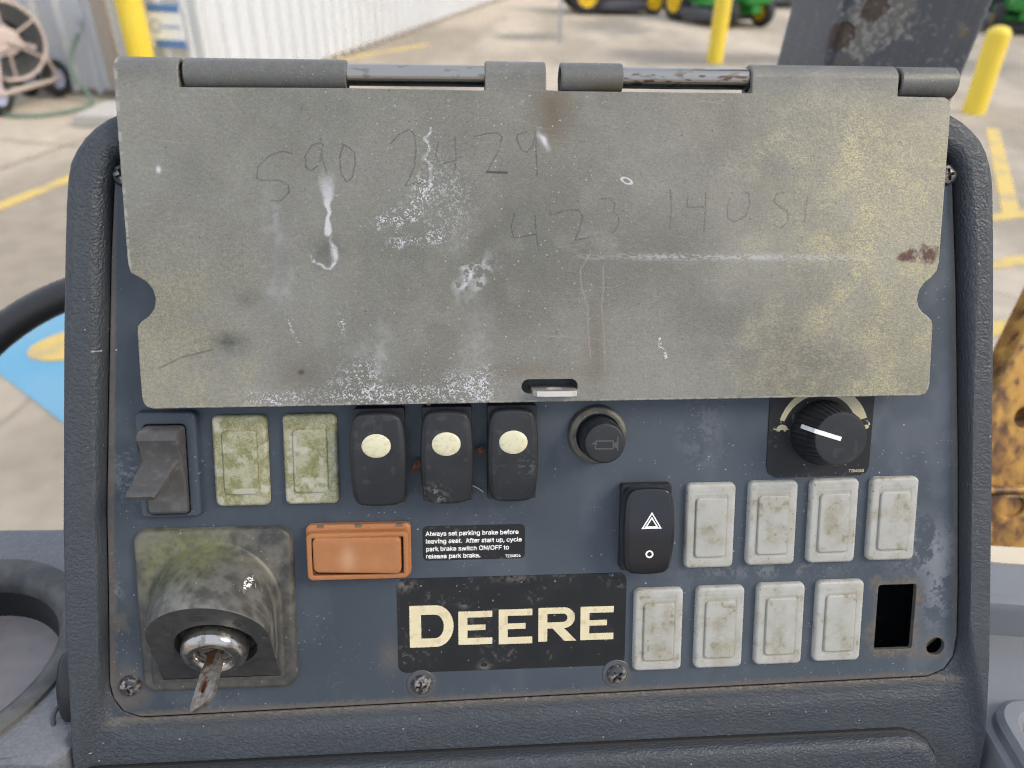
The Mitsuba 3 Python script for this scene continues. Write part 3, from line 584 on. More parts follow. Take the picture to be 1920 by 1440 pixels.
for i, (cu, w, lu) in enumerate(((-63.8, 26.2, -64.2), (-31.7, 24.9, -31.9), (-.6, 24.3, -.6))):
    lab = ('leftmost black rocker switch with cream oval lens', 'middle black rocker switch with cream oval lens, scuffed at its foot', 'rightmost black rocker switch with cream oval lens')[i]
    k = add(C + '__rocker_switch', rocker_cap(cu, -33.6 + .5 * i, w, 45, 16.5, 1.2, 1.6, 4), 'm_black', 24, label=lab)
    add(k + '__housing', plate(cu + .1, -33.2 + .4 * i, 23.8, 46.4, 1.2, 0, 6.5, .6), 'm_black', 30)
    add(k + '__lens', lens(lu, -26 + .4 * i, 16.9), 'm_lens', 40)
k = add(C + '__hazard_switch', rocker_cap(66, -71.4, 25.6, 44.6, 16.8, .6, 2.2, 4, 1.6, 1.8), 'm_gloss_black', 24, label='glossy black hazard light rocker switch with white triangle')
add(k + '__housing', plate(66.8, -72.3, 25.2, 44, 1.2, 0, 5.5, .6), 'm_black', 30)
MHZ = frame(O + (66.5 * U - 66 * V + 17.0 * N) * .001, U, V, N, .001)
tri = lambda s, d=0: sg.Polygon([(0, s), (-s * .95, -s * .62), (s * .95, -s * .62)]).buffer(-d, join_style=2)
t1 = sg.Polygon([(0, 5.5), (-5, -2.9), (5, -2.9)]); t2 = sg.Polygon([(0, 2.5), (-2.75, -1.95), (2.75, -1.95)])
add(k + '__triangle_symbol', extrude(unary_union([t1.difference(t1.buffer(-.62, join_style=2)), t2.buffer(.35, join_style=2).difference(t2.buffer(-.3, join_style=2))]), -.3, .12), 'm_white', False, MHZ)
MHZ2 = frame(O + (66 * U - 82 * V + 16.3 * N) * .001, U, V, N, .001)
add(k + '__circle_symbol', extrude(sg.Point(0, 0).buffer(1.95).difference(sg.Point(0, 0).buffer(1.2)), -.4, .12), 'm_white', False, MHZ2)

# lever switch
k = add(C + '__lever_switch', None, None, label='charcoal paddle lever switch in a raised frame, beside the mossy covers')
fr = [at(rrect(-162.8, -36.6, 27.6 + 2 * d, 51 + 2 * d, 2.5 + d, 6), n) for d, n in ((.4, .05), (0, 1.0), (0, 4.0), (-.5, 4.7), (-1.2, 5))]
op = [at(rrect(-163.4, -38.6, 19.6 - 2 * d, 43.6 - 2 * d, 2.2, 6), n) for d, n in ((-.5, 5), (0, 4.6), (0, 1.0))]
add(k + '__frame', loft(fr + op, False, True), 'm_panel', 30)
prof = np.array([(-17.6, 1.5), (-17.6, 11), (-18.4, 13.2), (-20.6, 15.2), (-22.4, 15.4), (-26, 13.2), (-30, 11.8), (-34, 11.2), (-37, 10.2), (-44, 8.6), (-52, 7.6), (-58.4, 7.2), (-59.6, 6.4), (-59.8, 1.5)])
body = lambda u, ins: np.column_stack([np.full(len(prof), u), prof[:, 0] * 1 + np.where(prof[:, 0] > -19, -ins, 0) + np.where(prof[:, 0] < -58, ins, 0), np.maximum(prof[:, 1] - ins * (prof[:, 1] > 3), 1.5)])
add(k + '__rocker', loft([body(-172.6, 1.0), body(-171.9, .25), body(-171, 0), body(-155.6, 0), body(-154.7, .3), body(-154.1, 1.0)], True, True), 'm_lever', 28)
def pad(u0, u1, v0, n0, th, dirv):   # a slice of the paddle: a rounded slab
    r = rrect(0, 0, u1 - u0, th, th * .32, 5); a = np.array(dirv, float); a /= np.linalg.norm(a)
    return np.column_stack([(u0 + u1) / 2 + r[:, 0], v0 - r[:, 1] * a[1], n0 + r[:, 1] * a[0]])
dv = (-.62, .78)
pads = [pad(-172.3 + .3 * t, -154.6 - 4.4 * t ** .7, -34.6 - 10 * t, 9.5 + 20.5 * t, 7 - 3.2 * min(1, t * 1.6), dv) for t in (0, .15, .3, .5, .7, .85, .95)] + [pad(-171.4, -159.6, -44.9, 30.6, 2.6, dv)]
add(k + '__paddle', loft(pads, True, True), 'm_lever', 35)
dimp = [np.column_stack([-165 + r * np.cos(q := np.linspace(0, 2 * math.pi, 30, endpoint=False)) * 4.6, -39.2 + r * np.sin(q) * 1.9 + .0, 22.3 + r * np.sin(q) * -3.9 + h]) for r, h in ((1, 0.0), (1, .25), (.9, .28), (.86, .05))]
add(k + '__paddle__finger_rest', loft(dimp), 'm_lever', 40)

# horn button
k = add(C + '__horn_button', revolve(42.7, -26.2, [(10.6, 2), (10.4, 12), (9.9, 16.4), (9.3, 17.7), (8.2, 18.2), (.1, 18.3)], 48, True, True), 'm_black', 30, label='round black horn button with raised horn emblem')
add(k + '__collar', revolve(42, -25.2, [(14.6, 0), (14.5, 2.6), (13.8, 4.2), (12.4, 5.0), (11.1, 4.8), (10.9, 1)], 56, False, False), 'm_cover', 35)
MHN = frame(O + (43.2 * U - 27 * V + 18.25 * N) * .001, U, V, N, .001)
horn = unary_union([sg.LineString([(-6.3, 1.0), (-4.8, 1.0)]).buffer(.45), sg.box(-4.6, -1.1, 2.8, 1.6).buffer(.9).difference(sg.box(-4.6, -1.1, 2.8, 1.6).buffer(.2)), sg.Polygon([(3.4, .9), (5.2, 1.8), (5.2, 4.2), (5.8, 4.2), (5.8, -2.8), (5.2, -2.8), (5.2, -1.6), (3.4, -.6)])])
add(k + '__horn_emblem', extrude(horn, -.2, .28), 'm_emboss', False, MHN)

# speed dial
k = add(C + '__speed_dial', None, None, label='fluted black speed knob with white pointer on a black dial plate')
dp = np.vstack([resample(p, 8)[:-1] for p in ([(129.4, -2), (129.2, -43)], [(129.2, -43), (130.4, -47.2), (134.2, -49.3)], [(134.2, -49.3), (178.6, -48.8)], [(178.6, -48.8), (182, -47.4), (183.2, -44)], [(183.2, -44), (183.7, -2)], [(183.7, -2), (180, 2), (133, 2), (129.4, -2)])])
add(k + '__dial_plate', bevel_prism(dp, [], 0, .7, .12), 'm_decal', 20)
def arc(r_in0, r_in1, r_out, a0, a1, c):
    a = np.radians(np.linspace(a0, a1, 40)); t = np.linspace(0, 1, 40); ri = r_in0 + (r_in1 - r_in0) * t
    return sg.Polygon(np.vstack([np.column_stack([c[0] + r_out * np.cos(a), c[1] + r_out * np.sin(a)]), np.column_stack([c[0] + ri * np.cos(a), c[1] + ri * np.sin(a)])[::-1]]))
add(k + '__scale_band', extrude(arc(21.2, 17.6, 23.7, 164, 18, (157.6, -26)), .7, .85), 'm_scale', False)
tur = unary_union([sa.scale(sg.Point(0, 0).buffer(1, 24), 2.7, 2.2).intersection(sg.box(-3, -.2, 3, 3)), sg.box(-3.0, -.55, 2.9, .1), sg.Polygon([(-2.4, -.3), (-4.3, .35), (-4.6, .0), (-4.4, -.3), (-2.6, -.8)]), sg.Polygon([(2.4, .1), (3.9, -.2), (2.4, -.6)]), sg.box(-2.2, -1.3, -1.1, 0), sg.box(1.0, -1.3, 2.1, 0)])
add(k + '__turtle_symbol', extrude(sa.translate(tur, 136.2, -24), .7, .85), 'm_scale', False)
hare = unary_union([sa.scale(sg.Point(0, 0).buffer(1, 16), 1.6, 1), sa.rotate(sa.scale(sg.Point(1.6, 1.3).buffer(1, 12), .6, .5), 0), sg.Polygon([(1.4, 1.6), (.6, 3), (1.9, 1.9)])])
add(k + '__hare_symbol', extrude(sa.translate(hare, 180, -23.4), .7, .85), 'm_scale', False)
def text(s, u, v, width, cap, n, bold=True, depth=.15):
    m = meshkit.text_mesh(s, cap, depth, bold); m.apply_scale([width / m.bounds[1][0], 1, 1]); m.apply_translation([u, v, n]); return m
add(k + '__part_number', text('T284568', 172.4, -47.0, 8.2, 1.55, .7), 'm_scale', False)
q = np.linspace(0, 2 * math.pi, 288, endpoint=False); fl = np.abs(np.sin(q * 17)) ** .8
kl = []
for t, r, n, dep in ((0, 16.6, 1, .9), (.1, 16.5, 4, .9), (.5, 15.0, 12, .9), (.85, 13.7, 19.5, .9), (.95, 13.3, 21.2, .5), (1, 12.7, 22.0, 0), (1, 11.5, 22.2, 0)):
    cx, cy = 157.4 - 1.5 * t, -26.0 + 1.2 * t; R = r - dep * (1 - fl); kl.append(np.column_stack([cx + R * np.cos(q), cy + R * np.sin(q), np.full(288, float(n))]))
add(k + '__knob', loft(kl, True, True), 'm_black', 25)
dirp = np.array([-.955, .296]); nrm = np.array([-dirp[1], dirp[0]]); pp = []
for s, n in ((.2, 22.3), (12.0, 22.35), (13.9, 21.6), (16.2, 11)):
    c = np.array([155.9, -24.8]) + dirp * s + (np.array([.9, -.6]) if n < 12 else 0); pp.append([np.r_[c + nrm * 1.05, n + .12], np.r_[c - nrm * 1.05, n + .12], np.r_[c - nrm * 1.05, n - .6], np.r_[c + nrm * 1.05, n - .6]])
add(k + '__pointer', loft(pp, True, True), 'm_white', False)

# park brake rocker, sticker, name plate
k = add(C + '__park_brake_switch', None, None, label='faded orange horizontal park brake rocker switch')
fo = [at(rrect(-75.3, -81.4, 50.4 + 2 * d, 27 + 2 * d, max(2.6 + d, .3), 6), n) for d, n in ((0, .05), (0, 3.2), (-.4, 3.6), (-1.4, 4.0))]
fo2 = [at(rrect(-75.3, -82.6 , 49.2 + 2 * d, 24.2 + 2 * d, max(2.8 + d, .3), 6), n) for d, n in ((-.3, 4.0), (0, 4.6), (0, 6.6), (-.5, 7.4), (-1.2, 7.6), (-2.3, 7.6), (-2.7, 7.3), (-2.8, 4.6))]
add(k + '__frame', loft(fo + fo2, False, True), 'm_orange', 35)
for u in (-93.4, -75.2, -55.4): add(k + '__frame__notch', box(u - 1.6, u + 1.6, -69.3, -67.85, 3.2, 4.15), 'm_edge', False)
ro = rrect(-75.6, -82, 42.2, 18.6, 2.4, 6)
def rk(d, dn):
    l = rrect(-75.6, -82, 42.2 - 2 * d, 18.6 - 2 * d, max(2.6 - d, .2), 6); x = (l[:, 0] + 75.6) / 21
    y = np.where(l[:, 1] < -82, l[:, 1] + np.clip(-x - .3, 0, 1) * 1.6, l[:, 1]); return np.column_stack([l[:, 0], y, 8.6 + .9 * x + .8 * np.abs(x) ** 2 - dn])
add(k + '__rocker', loft([rk(0, 6), rk(0, 1), rk(.3, .35), rk(.9, 0), rk(3, -.05), rk(6, -.05), rk(8.4, -.05)], False, True), 'm_orange', 35)
add(k + '__gap_liner', extrude(sg.Polygon(rrect(-75.3, -82.6, 43.8, 18.9, 2.4)), 4.4, 4.8), 'm_dark', False)

k = add(C + '__warning_sticker', bevel_prism(rrect(-18.9, -79.7, 51, 17.8, 2.4), [], 0, .35, .08), 'm_decal', 20, label='black sticker with white parking brake instructions')
for s, v, w in (('Always set parking brake before', -75.7, 46.4), ('leaving seat.  After start up, cycle', -79.6, 48.0), ('park brake switch ON/OFF to', -83.6, 41.6), ('release park brake.', -87.4, 27.2)):
    add(k + '__lettering', text(s, -43.0, v, w, 2.2, .35), 'm_white', False)
add(k + '__lettering', text('T224804', -3.4, -87.8, 7.8, 1.45, .35), 'm_white', False)

k = add(C + '__name_plate', bevel_prism(rrect(.6, -122.8, 116.4, 50.2, 4.2), [], 0, .5, .12), 'm_decal', 20, label='black name plate with cream lettering')
def rect(a, b, c, d): return sg.box(a, b, c, d)
def letter_E(x0, x1, y0, y1, s=4.6):
    h = y1 - y0; bar = .185 * h; mx = x0 + (x1 - x0) * .80
    return unary_union([rect(x0, y0, x0 + s, y1), rect(x0, y0, x1, y0 + bar * 1.05), rect(x0, y1 - bar, x1, y1), rect(x0, y0 + h * .43, mx, y0 + h * .43 + bar * .88)])
def bowl(x0, xm, y0, y1, rx):    # straight to xm, then half an ellipse
    a = np.linspace(-math.pi / 2, math.pi / 2, 24); c = (y0 + y1) / 2; r = (y1 - y0) / 2
    return sg.Polygon([(x0, y0)] + [(xm + rx * math.cos(t), c + r * math.sin(t)) for t in a] + [(x0, y1)])
Dp = bowl(-51.6, -38.5, -134.2, -112.0, 9.0).difference(bowl(-45.8, -39, -129.6, -116.9, 4.6))
Rp = unary_union([bowl(13.6, 26.5, -126.4, -115.2, 5.9).difference(bowl(18.2, 26.3, -123.1, -118.5, 2.2)), rect(13.6, -133.4, 18.2, -115.2), sg.Polygon([(20.6, -126), (26.6, -126.2), (33.3, -133.4), (27.2, -133.4)])])
for p in (Dp, letter_E(-27.1, -9.9, -133.6, -115.8), letter_E(-6.6, 10.5, -134.0, -115.4), Rp, letter_E(35.3, 52.5, -133.3, -115.3)):
    add(k + '__letter', extrude(p, .5, .72), 'm_cream', False)

# ignition switch
k = add(C + '__ignition_switch', None, None, label='grimy black hooded ignition switch cover with chrome lock barrel')
base = [at(rrect(-144.8, -110.3, 75 + 2 * d, 83.2 + 2 * d, 6.5 + d, 7), n) for d, n in ((0, .05), (-.2, 2.0), (-.8, 3.2), (-1.8, 3.8), (-3, 4.0))]
add(k + '__flange', loft(base, False, True), 'm_cover', 35)
th = np.concatenate([np.linspace(-.62, -.0, 8)[:-1] * 0 + 0, ])   # (arch angles follow)
A = np.linspace(0, math.pi, 41)
def arch(uc, vc, rx, ry, vb, nn, k=10, kb=21):
    right = np.column_stack([np.full(k, uc + rx), np.linspace(vb, vc, k + 1)[:-1]])
    top = np.column_stack([uc + rx * np.cos(A), vc + ry * np.sin(A)])
    left = np.column_stack([np.full(k, uc - rx), np.linspace(vc, vb, k + 1)[1:]])
    bot = np.column_stack([np.linspace(uc - rx, uc + rx, kb + 1)[1:-1], np.full(kb - 1, vb)])
    p = np.vstack([right, top, left, bot]); n = nn(p[:, 1]) if callable(nn) else np.full(len(p), float(nn)); return np.column_stack([p, n])
face = lambda v: 6.5 + (v + 143) * .60
H0 = [arch(-145.3, -107, 32.8, 33, -146.5, 3.6), arch(-145.3, -107, 31.2, 31.6, -145.8, 4.4), arch(-145.2, -107, 30.1, 30.6, -145.2, 6)]
def mid(t, uc=-142.6, ins=0.0, dn=0.0):
    a = arch(-145.2, -107, 30.1, 30.6, -145.2, 6); b = arch(uc, -115, 28.2 - ins, 21.5 - ins, -143.4 + ins * .3, lambda v: np.maximum(face(v) - dn, 5)); return a * (1 - t) + b * t
hood = H0 + [mid(t) for t in (.25, .5, .75, .9)] + [mid(1, dn=.9), mid(1, ins=.5, dn=.25), mid(1, ins=1.6, dn=0)]
rim = hood[-1]; cu, cv = -140.6, -120.5; ang = np.arctan2(rim[:, 1] - cv, rim[:, 0] - cu)
fdir = np.array([0, -.60, 1.0]); fdir /= np.linalg.norm(fdir); fv = np.array([0, 1, .60]); fv /= np.linalg.norm(fv)
MF = np.eye(4); MF[:3, 0], MF[:3, 1], MF[:3, 2], MF[:3, 3] = (1, 0, 0), fv, fdir, (cu, cv, face(cv))
def hole_ring(r, h): return trimesh.transform_points(np.column_stack([r * np.cos(ang), r * .93 * np.sin(ang), np.full(len(ang), h)]), MF)
hood += [hole_ring(19.6, 0), hole_ring(18.8, -.5), hole_ring(18.3, -7)]
add(k + '__hood', loft(hood[:-4]), 'm_cover', 35)
add(k + '__hood_face', loft([hood[-5]] + hood[-4:], False, True), 'm_face', 35)
MF2 = MP @ MF
add(k + '__lock_barrel', loft([circ(0, 0, r, h, 56) for r, h in ((15.2, -6), (15.2, 2.5), (14.6, 4.6), (13.2, 6.2), (11.2, 6.9), (9.2, 6.4), (8.0, 5.0), (7.7, 2.2), (7.2, 2.0), (3, 2.0))], False, True), 'm_chrome', 40, MF2)
add(k + '__lock_barrel__plug', revolve(0, 0, [(7.1, 2.0), (6.9, 2.5), (.01, 2.5)], 32, False, True), 'm_steel', 30, MF2)
add(k + '__lock_barrel__key_slot', box(-1.4, 1.4, -4.6, 4.6, 2.3, 2.8), 'm_dark', False, MF2 @ trimesh.transformations.rotation_matrix(math.radians(-62), [0, 0, 1]))
emb = lambda g, x, y, rot=0: moved(extrude(g, -.1, .42), trimesh.transformations.translation_matrix([x, y, 0]) @ trimesh.transformations.rotation_matrix(math.radians(rot), [0, 0, 1]))
gB = unary_union([sg.box(-3.2, -2.2, 3.2, 2.2).difference(sg.box(-2.4, -1.5, 2.4, 1.5)), sg.box(-2.4, -.3, 2.4, .3)])
gA = sg.LineString([(2.4, .9), (-2.6, -.9), (-.2, -2.4)]).buffer(.45)
gG = sg.Point(0, 0).buffer(2.1).difference(sg.Point(0, 0).buffer(1.4)); gS = sg.LineString([(-2, .4), (0, -.7), (2, .3)]).buffer(.4)
for g, x, y, r in ((gB, -2.4, 23.6, 0), (gA, -19.0, 13.2, 20), (gG, 13.6, 18.6, -20), (gS, 22.3, 7.5, -50), (sg.box(-2, -.4, 2, .4), -21.5, -3, 0)):
    add(k + '__position_mark', emb(g, x, y, r), 'm_face', False, MF2)

# the key in the lock
root = np.array([-139.6, -121.2, face(-121.2) + 3]); wv = np.array([.86, .50, .06]); wv -= (wv @ fdir) * fdir; wv /= np.linalg.norm(wv); tv = np.cross(fdir, wv)
kp = sg.Polygon([(-3.6, -4), (3.6, -4), (3.9, 3), (5.4, 8), (5.6, 22.0), (4.9, 24.2), (2.6, 26.2), (-3.6, 28.4), (-5.0, 27.8), (-5.6, 26), (-5.2, 9), (-4, 4)]).buffer(-.3).buffer(.3).difference(sa.scale(sg.Point(-.6, 18).buffer(1, 16), 1.3, 2.9))
MK = np.eye(4); MK[:3, 0], MK[:3, 1], MK[:3, 2], MK[:3, 3] = wv, fdir, tv, root
add('ignition_key', extrude(kp, -1.0, 1.0), 'm_key', False, MP @ MK, 'rust stained steel key standing in the ignition lock', 'key')

# dry leaf scraps and a straw caught between the rockers
def leaf(u, v, n, s, rot, seed):
    r = np.random.default_rng(seed); a = np.linspace(0, 2 * math.pi, 22, endpoint=False); rr = s * (1 + .35 * r.standard_normal(22).cumsum() * .15); 
    top = np.column_stack([rr * np.cos(a), rr * .6 * np.sin(a), .35 * s * np.cos(2 * a + seed)]); m = loft([top, top * [.5, .5, .5] + [0, 0, .25 * s], top * .05 + [0, 0, .3 * s]], False, True); b = m.copy(); b.apply_translation([0, 0, -.25])
    return moved(cat(m, b), trimesh.transformations.translation_matrix([u, v, n]) @ trimesh.transformations.rotation_matrix(rot, [.3, .5, 1]))
for u, v, n, s, rot, lab in ((-46.6, -39, 5, 3.4, 1.2, 'dry red brown leaf scrap wedged left of the middle rocker switch'), (-15.6, -31.5, 5, 2.8, .4, 'dry brown leaf scrap wedged left of the rightmost rocker switch'), (-40.8, -9.6, 2.5, 2.2, 2.2, 'pale tan leaf scrap above the middle rocker switch')):
    add('leaf_scrap', leaf(u, v, n, s, rot, int(s * 10)), 'm_leaf' if s > 2.5 else 'm_straw', 40, label=lab, cat='leaf')
add('dry_straw', tube(smooth_path([(-20.5, -49.6, 2.5), (-17.6, -50.6, 3.2), (-14.2, -53.6, 1.6)], 14), .3, 6), 'm_straw', 40, label='thin pale straw lying below the rocker switches', cat='straw')

# ------------------------------------------------------------------ beside the console: steering wheel, side consoles, frame
W = None   # the things below are built in world metres
wc = np.array([-0.290, 0.468, 1.278])
wx = U; wz = .62 * N + .78 * np.array([0, 0, 1]); wz = N * .97 + np.array([0, 0, .12]); wz -= (wz @ wx) * wx; wz /= np.linalg.norm(wz); MW = frame(wc, wx, np.cross(wz, wx), wz)
labels['steering_wheel'] = {'label': 'black steering wheel rim curving out behind the console at left', 'category': 'steering wheel'}
add('steering_wheel__rim', torus(.193, .0128, 80, 18), 'm_rubber', 60, MW)
add('steering_wheel__hub', revolve(0, 0, [(.045, -.05), (.05, -.03), (.04, -.012), (.01, -.008)], 32), 'm_rubber', 40, MW)
for a in (-105, -15, 75):
    c, s = math.cos(math.radians(a)), math.sin(math.radians(a)); add('steering_wheel__spoke', tube([(c * .03, s * .03, -.025), (c * .11, s * .11, -.02), (c * .19, s * .19, 0)], .009, 10), 'm_rubber', 40, MW)
add('steering_wheel__column', tube([(0, 0, -.04), (0, -.1, -.5)], .025, 14), 'm_rubber', 40, MW)

ZS = 1.35
labels['side_console'] = {'label': 'grained grey side console with a round cup holder, left of the main console', 'category': 'console'}
slab = sg.Polygon([(-.62, .345), (-.45, .366), (-.20, .376), (-.195, .30), (-.20, .235), (-.2135, .222), (-.2135, .206), (-.62, .206)]).buffer(-.012).buffer(.012)
HC, HR = np.array([-.313, .265]), .0640
slab_o = np.array(slab.exterior.coords)[:-1]
ringc = circ(HC[0], HC[1], HR, 0, 64)[:, :2]
top = bevel_prism(slab_o, [ringc], ZS - .30, ZS, .006)
add('side_console__body', top, 'm_console', 30, W)
add('side_console__front_skirt', bbox(-.62, -.2135, .150, .2075, ZS - .30, ZS - .006, .006), 'm_console', 30, W)
rp = [(HR + .0105, .0), (HR + .0100, .0022), (HR + .007, .0034), (HR + .001, .0026), (HR - .0035, -.0005), (HR - .006, -.006), (HR - .0062, -.010)]
add('side_console__cup_holder_ring', moved(revolve(0, 0, rp, 72, False, False), trimesh.transformations.translation_matrix([*HC, ZS])), 'm_ring', 40, W)
add('side_console__cup_holder_wall', moved(revolve(0, 0, [(HR - .0055, -.009), (HR - .0075, -.024), (HR - .010, -.0275)], 72, False, False), trimesh.transformations.translation_matrix([*HC, ZS])), 'm_rubber', 40, W)
add('side_console__cup_holder_floor', moved(revolve(0, 0, [(HR, -.027), (HR - .012, -.0272), (.001, -.0272)], 64, False, True), trimesh.transformations.translation_matrix([*HC, ZS])), 'm_cup', 30, W, label='dusty pale floor of the cup holder')
add('side_console__cup_holder_clip', bbox(HC[0] - .055, HC[0] + .004, HC[1] + .010, HC[1] + .028, ZS - .025, ZS - .006, .003), 'm_rubber', 30, W)

labels['fender'] = {'label': 'smooth grey plastic fender with a stepped recess, right of the console', 'category': 'fender'}
ex = lambda pts, z0, z1, b: bevel_prism(np.array(pts), [], z0, z1, b)
add('fender__upper_step', ex([(.262, .322), (.40, .312), (.60, .30), (.60, .345), (.42, .352), (.322, .3585), (.262, .368)], 1.20, ZS, .008), 'm_fender', 40, W)
add('fender__lower_deck', bevel_prism(np.array([(.266, .10), (.60, .10), (.60, .316), (.30, .330), (.266, .332)]), [rrect(.352, .195, .14, .125, .012)], 1.26, ZS - .028, .006), 'm_fender', 40, W)
rm = rrect(.352, .195, .162, .147, .018); rmi = rrect(.352, .195, .14, .125, .012)
add('fender__rim', loft([at(p, z) for p, z in ((rm, ZS - .030), (rm, ZS - .022), (offset_ring(rm, -.003), ZS - .019), (offset_ring(rmi, .003), ZS - .019), (rmi, ZS - .022), (rmi, ZS - .05))]), 'm_fender', 40, W)
add('fender__recess_floor', box(.27, .44, .12, .27, ZS - .062, ZS - .058), 'm_brown', False, W, label='brown dusty floor of the recess')
add('fender__ledge', bevel_prism(np.array([(.27, .372), (.33, .3625), (.45, .352), (.60, .335), (.60, .370), (.27, .388)]), [], ZS - .04, ZS - .012, .004), 'm_beige', 30, W, label='cream painted ledge behind the fender')

labels['yellow_machine_plate'] = {'label': 'yellow painted machine frame plate blotched with brown rust', 'category': 'machine plate'}
YO = np.array([.488, .635, 1.30]); MY = frame(YO, U, V, N)
ypoly = np.array([(-.06, -.14), (.45, -.14), (.45, .26), (.11, .26), (.045, .12), (.0, .012), (-.02, -.03), (-.06, -.03)])
yh = [circ(.032, -.022, .011, 0, 24)[:, :2], circ(.022, -.113, .017, 0, 24, .012)[:, :2]]
add('yellow_machine_plate__plate', bevel_prism(ypoly, [yh[0]], -.03, 0, .004), 'm_rusty', 30, MY)
add('yellow_machine_plate__rib', bbox(-.06, .45, -.0975, -.0905, -.02, .012, .003), 'm_rusty', 30, MY)
add('yellow_machine_plate__lower_plate', bevel_prism(np.array([(-.06, -.30), (.45, -.30), (.45, -.1), (-.06, -.1)]), [yh[1]], -.02, .004, .003), 'm_rusty', 30, MY)
add('machine_deck', cat(box(-.45, 1.1, -1.3, 1.3, .82, .86), box(-.4, .9, -1.2, 1.2, .42, .82)), 'm_rubber', False, W, 'black machine deck under the console', 'deck')

# ------------------------------------------------------------------ setting: concrete lot and its painted markings
add('concrete_lot', sheet(sg.box(-90, -40, 90, 120), 0.0), 'm_ground', False, W, kind='structure')
q4 = lambda pts, z=.004: sheet(sg.Polygon(pts).convex_hull, z)
def band(a, b, w, z=.004):
    a, b = np.array(a, float), np.array(b, float); d = (b - a) / np.linalg.norm(b - a); n = np.array([-d[1], d[0]]) * w / 2
    return q4([a + n, b + n, b - n, a - n], z)
for a, b, w in (((-3.62, 4.25), (-3.03, 6.9), .13), ((-2.62, 11.0), (-1.40, 12.9), .16), ((4.75, 7.72), (3.45, 5.05), .12), ((3.25, 5.0), (5.6, 5.85), .12), ((2.75, 4.14), (5.2, 5.0), .12), ((2.3, 3.3), (4.9, 4.2), .12)):
    add('concrete_lot__painted_line', band(a, b, w), 'm_line', False, W)
for a, b in (((-4.3, 4.2), (-3.35, 8.9)), ((-6.5, 7.05), (-2.2, 6.1))): add('concrete_lot__joint', band(a, b, .035, .003), 'm_joint', False, W)
BL = [(-2.62, 3.05), (-1.75, 2.38), (-1.25, 3.25), (-2.15, 3.80)]
add('concrete_lot__blue_marking', sheet(sg.Polygon(BL), .004), 'm_blue', False, W, label='blue painted parking symbol patch')
ac = np.array([-1.98, 3.03])
add('concrete_lot__yellow_symbol', cat(sheet(sa.rotate(sa.scale(sg.Point(*ac).buffer(1, 24), .16, .24), -58), .008), sheet(sg.Point(-2.03, 3.25).buffer(.09), .008)), 'm_line', False, W, label='yellow figure of the parking symbol')

# ------------------------------------------------------------------ setting: ribbed metal building
labels['metal_building'] = {'label': 'white ribbed metal building with a brown downspout at its corner', 'category': 'building'}
KC = np.array([-3.22, 8.25]); dR = np.array([.216, .976]); dR /= np.linalg.norm(dR); dL = np.array([-dR[1], dR[0]])
def rib_wall(o, d, length, nrm, pitch=.30, proud=.05):   # corrugated sheet from o along d; nrm points outwards
    xs, hs = [0.0], [0.0]; s = .12
    while s < length:
        for a, h in ((-.05, 0), (-.022, proud), (.022, proud), (.05, 0)): xs.append(s + a); hs.append(h)
        s += pitch
    xs.append(length); hs.append(0); xs, hs = np.array(xs), np.array(hs)
    p = o + xs[:, None] * d + hs[:, None] * nrm
    return loft([np.column_stack([p, np.full(len(p), z)]) for z in (0.03, 4.2)], closed=False)
nR, nL = np.array([dR[1], -dR[0]]), -dR
add('metal_building__side_wall', rib_wall(KC, dR, 34, nR), 'm_wall', False, W)
add('metal_building__end_wall', rib_wall(KC, dL, 16, nL), 'm_wall', False, W)
cf = KC + .012 * (nR + nL)
add('metal_building__corner_trim', tm(*(lambda m: (m.vertices, m.faces))(cat(*[moved(box(-.012, .10, -.012, .0, .02, 4.2), frame(np.r_[cf, 0], np.r_[dR, 0], np.r_[-nR, 0], [0, 0, 1])), moved(box(-.012, .10, .0, .012, .02, 4.2), frame(np.r_[cf, 0], np.r_[dL, 0], np.r_[nL, 0], [0, 0, 1]))]))), 'm_trim', False, W)
add('metal_building__base_trim', cat(*[moved(box(0, L, -.02, .03, 0, .07), frame(np.r_[KC, 0], np.r_[d, 0], np.r_[nn_, 0], [0, 0, 1])) for d, L, nn_ in ((dR, 34, nR), (dL, 16, nL))]), 'm_joint', False, W)
ds = KC + 1.04 * dL + .09 * nL
add('metal_building__downspout', loft([at(rrect(ds[0], ds[1], .135, .10, .02, 4), z) for z in (.12, 1.4, 4.1)], True, True), 'm_brown', 40, W, label='brown rectangular downspout')
fc = KC + 1.32 * dL; fz = .70
fv3 = np.r_[fc, fz]; nl3 = np.r_[nL, 0]
labels['faucet'] = {'label': 'small wall faucet with a green hose screwed on', 'category': 'faucet'}
add('faucet__body', cat(tube([fv3, fv3 + nl3 * .10], .022, 10), tube([fv3 + nl3 * .09, fv3 + nl3 * .13 + [0, 0, -.07]], .02, 10)), 'm_galv', 40, W)
add('faucet__handle', torus(.045, .010, 24, 8), 'm_galv', 40, frame(fv3 + nl3 * .09 + [0, 0, .06], [1, 0, 0], [0, 1, 0], [0, 0, 1]))
ho = fv3 + nl3 * .14 + [0, 0, -.07]
hp = smooth_path([ho, ho + nl3 * .10 + [-.04, 0, -.16], [*(ho[:2] + nl3[:2] * .22), .30], [-4.42, 8.10, .06], [-4.40, 7.72, .022], [-4.62, 7.46, .02], [-4.95, 7.48, .02], [-5.05, 7.75, .05], [-5.12, 7.85, .45]], 90)
add('garden_hose', tube(hp, .021, 10), 'm_hose', 60, W, 'green hose drooping from the faucet to the reel cart', 'hose')
sb = (np.array([-3.93, 7.62]), .0)
add('splash_block', bbox(-4.10, -3.45, 7.10, 7.75, 0, .11, .015), 'm_block', 30, W, 'low grey concrete block on the ground by the downspout', 'block')

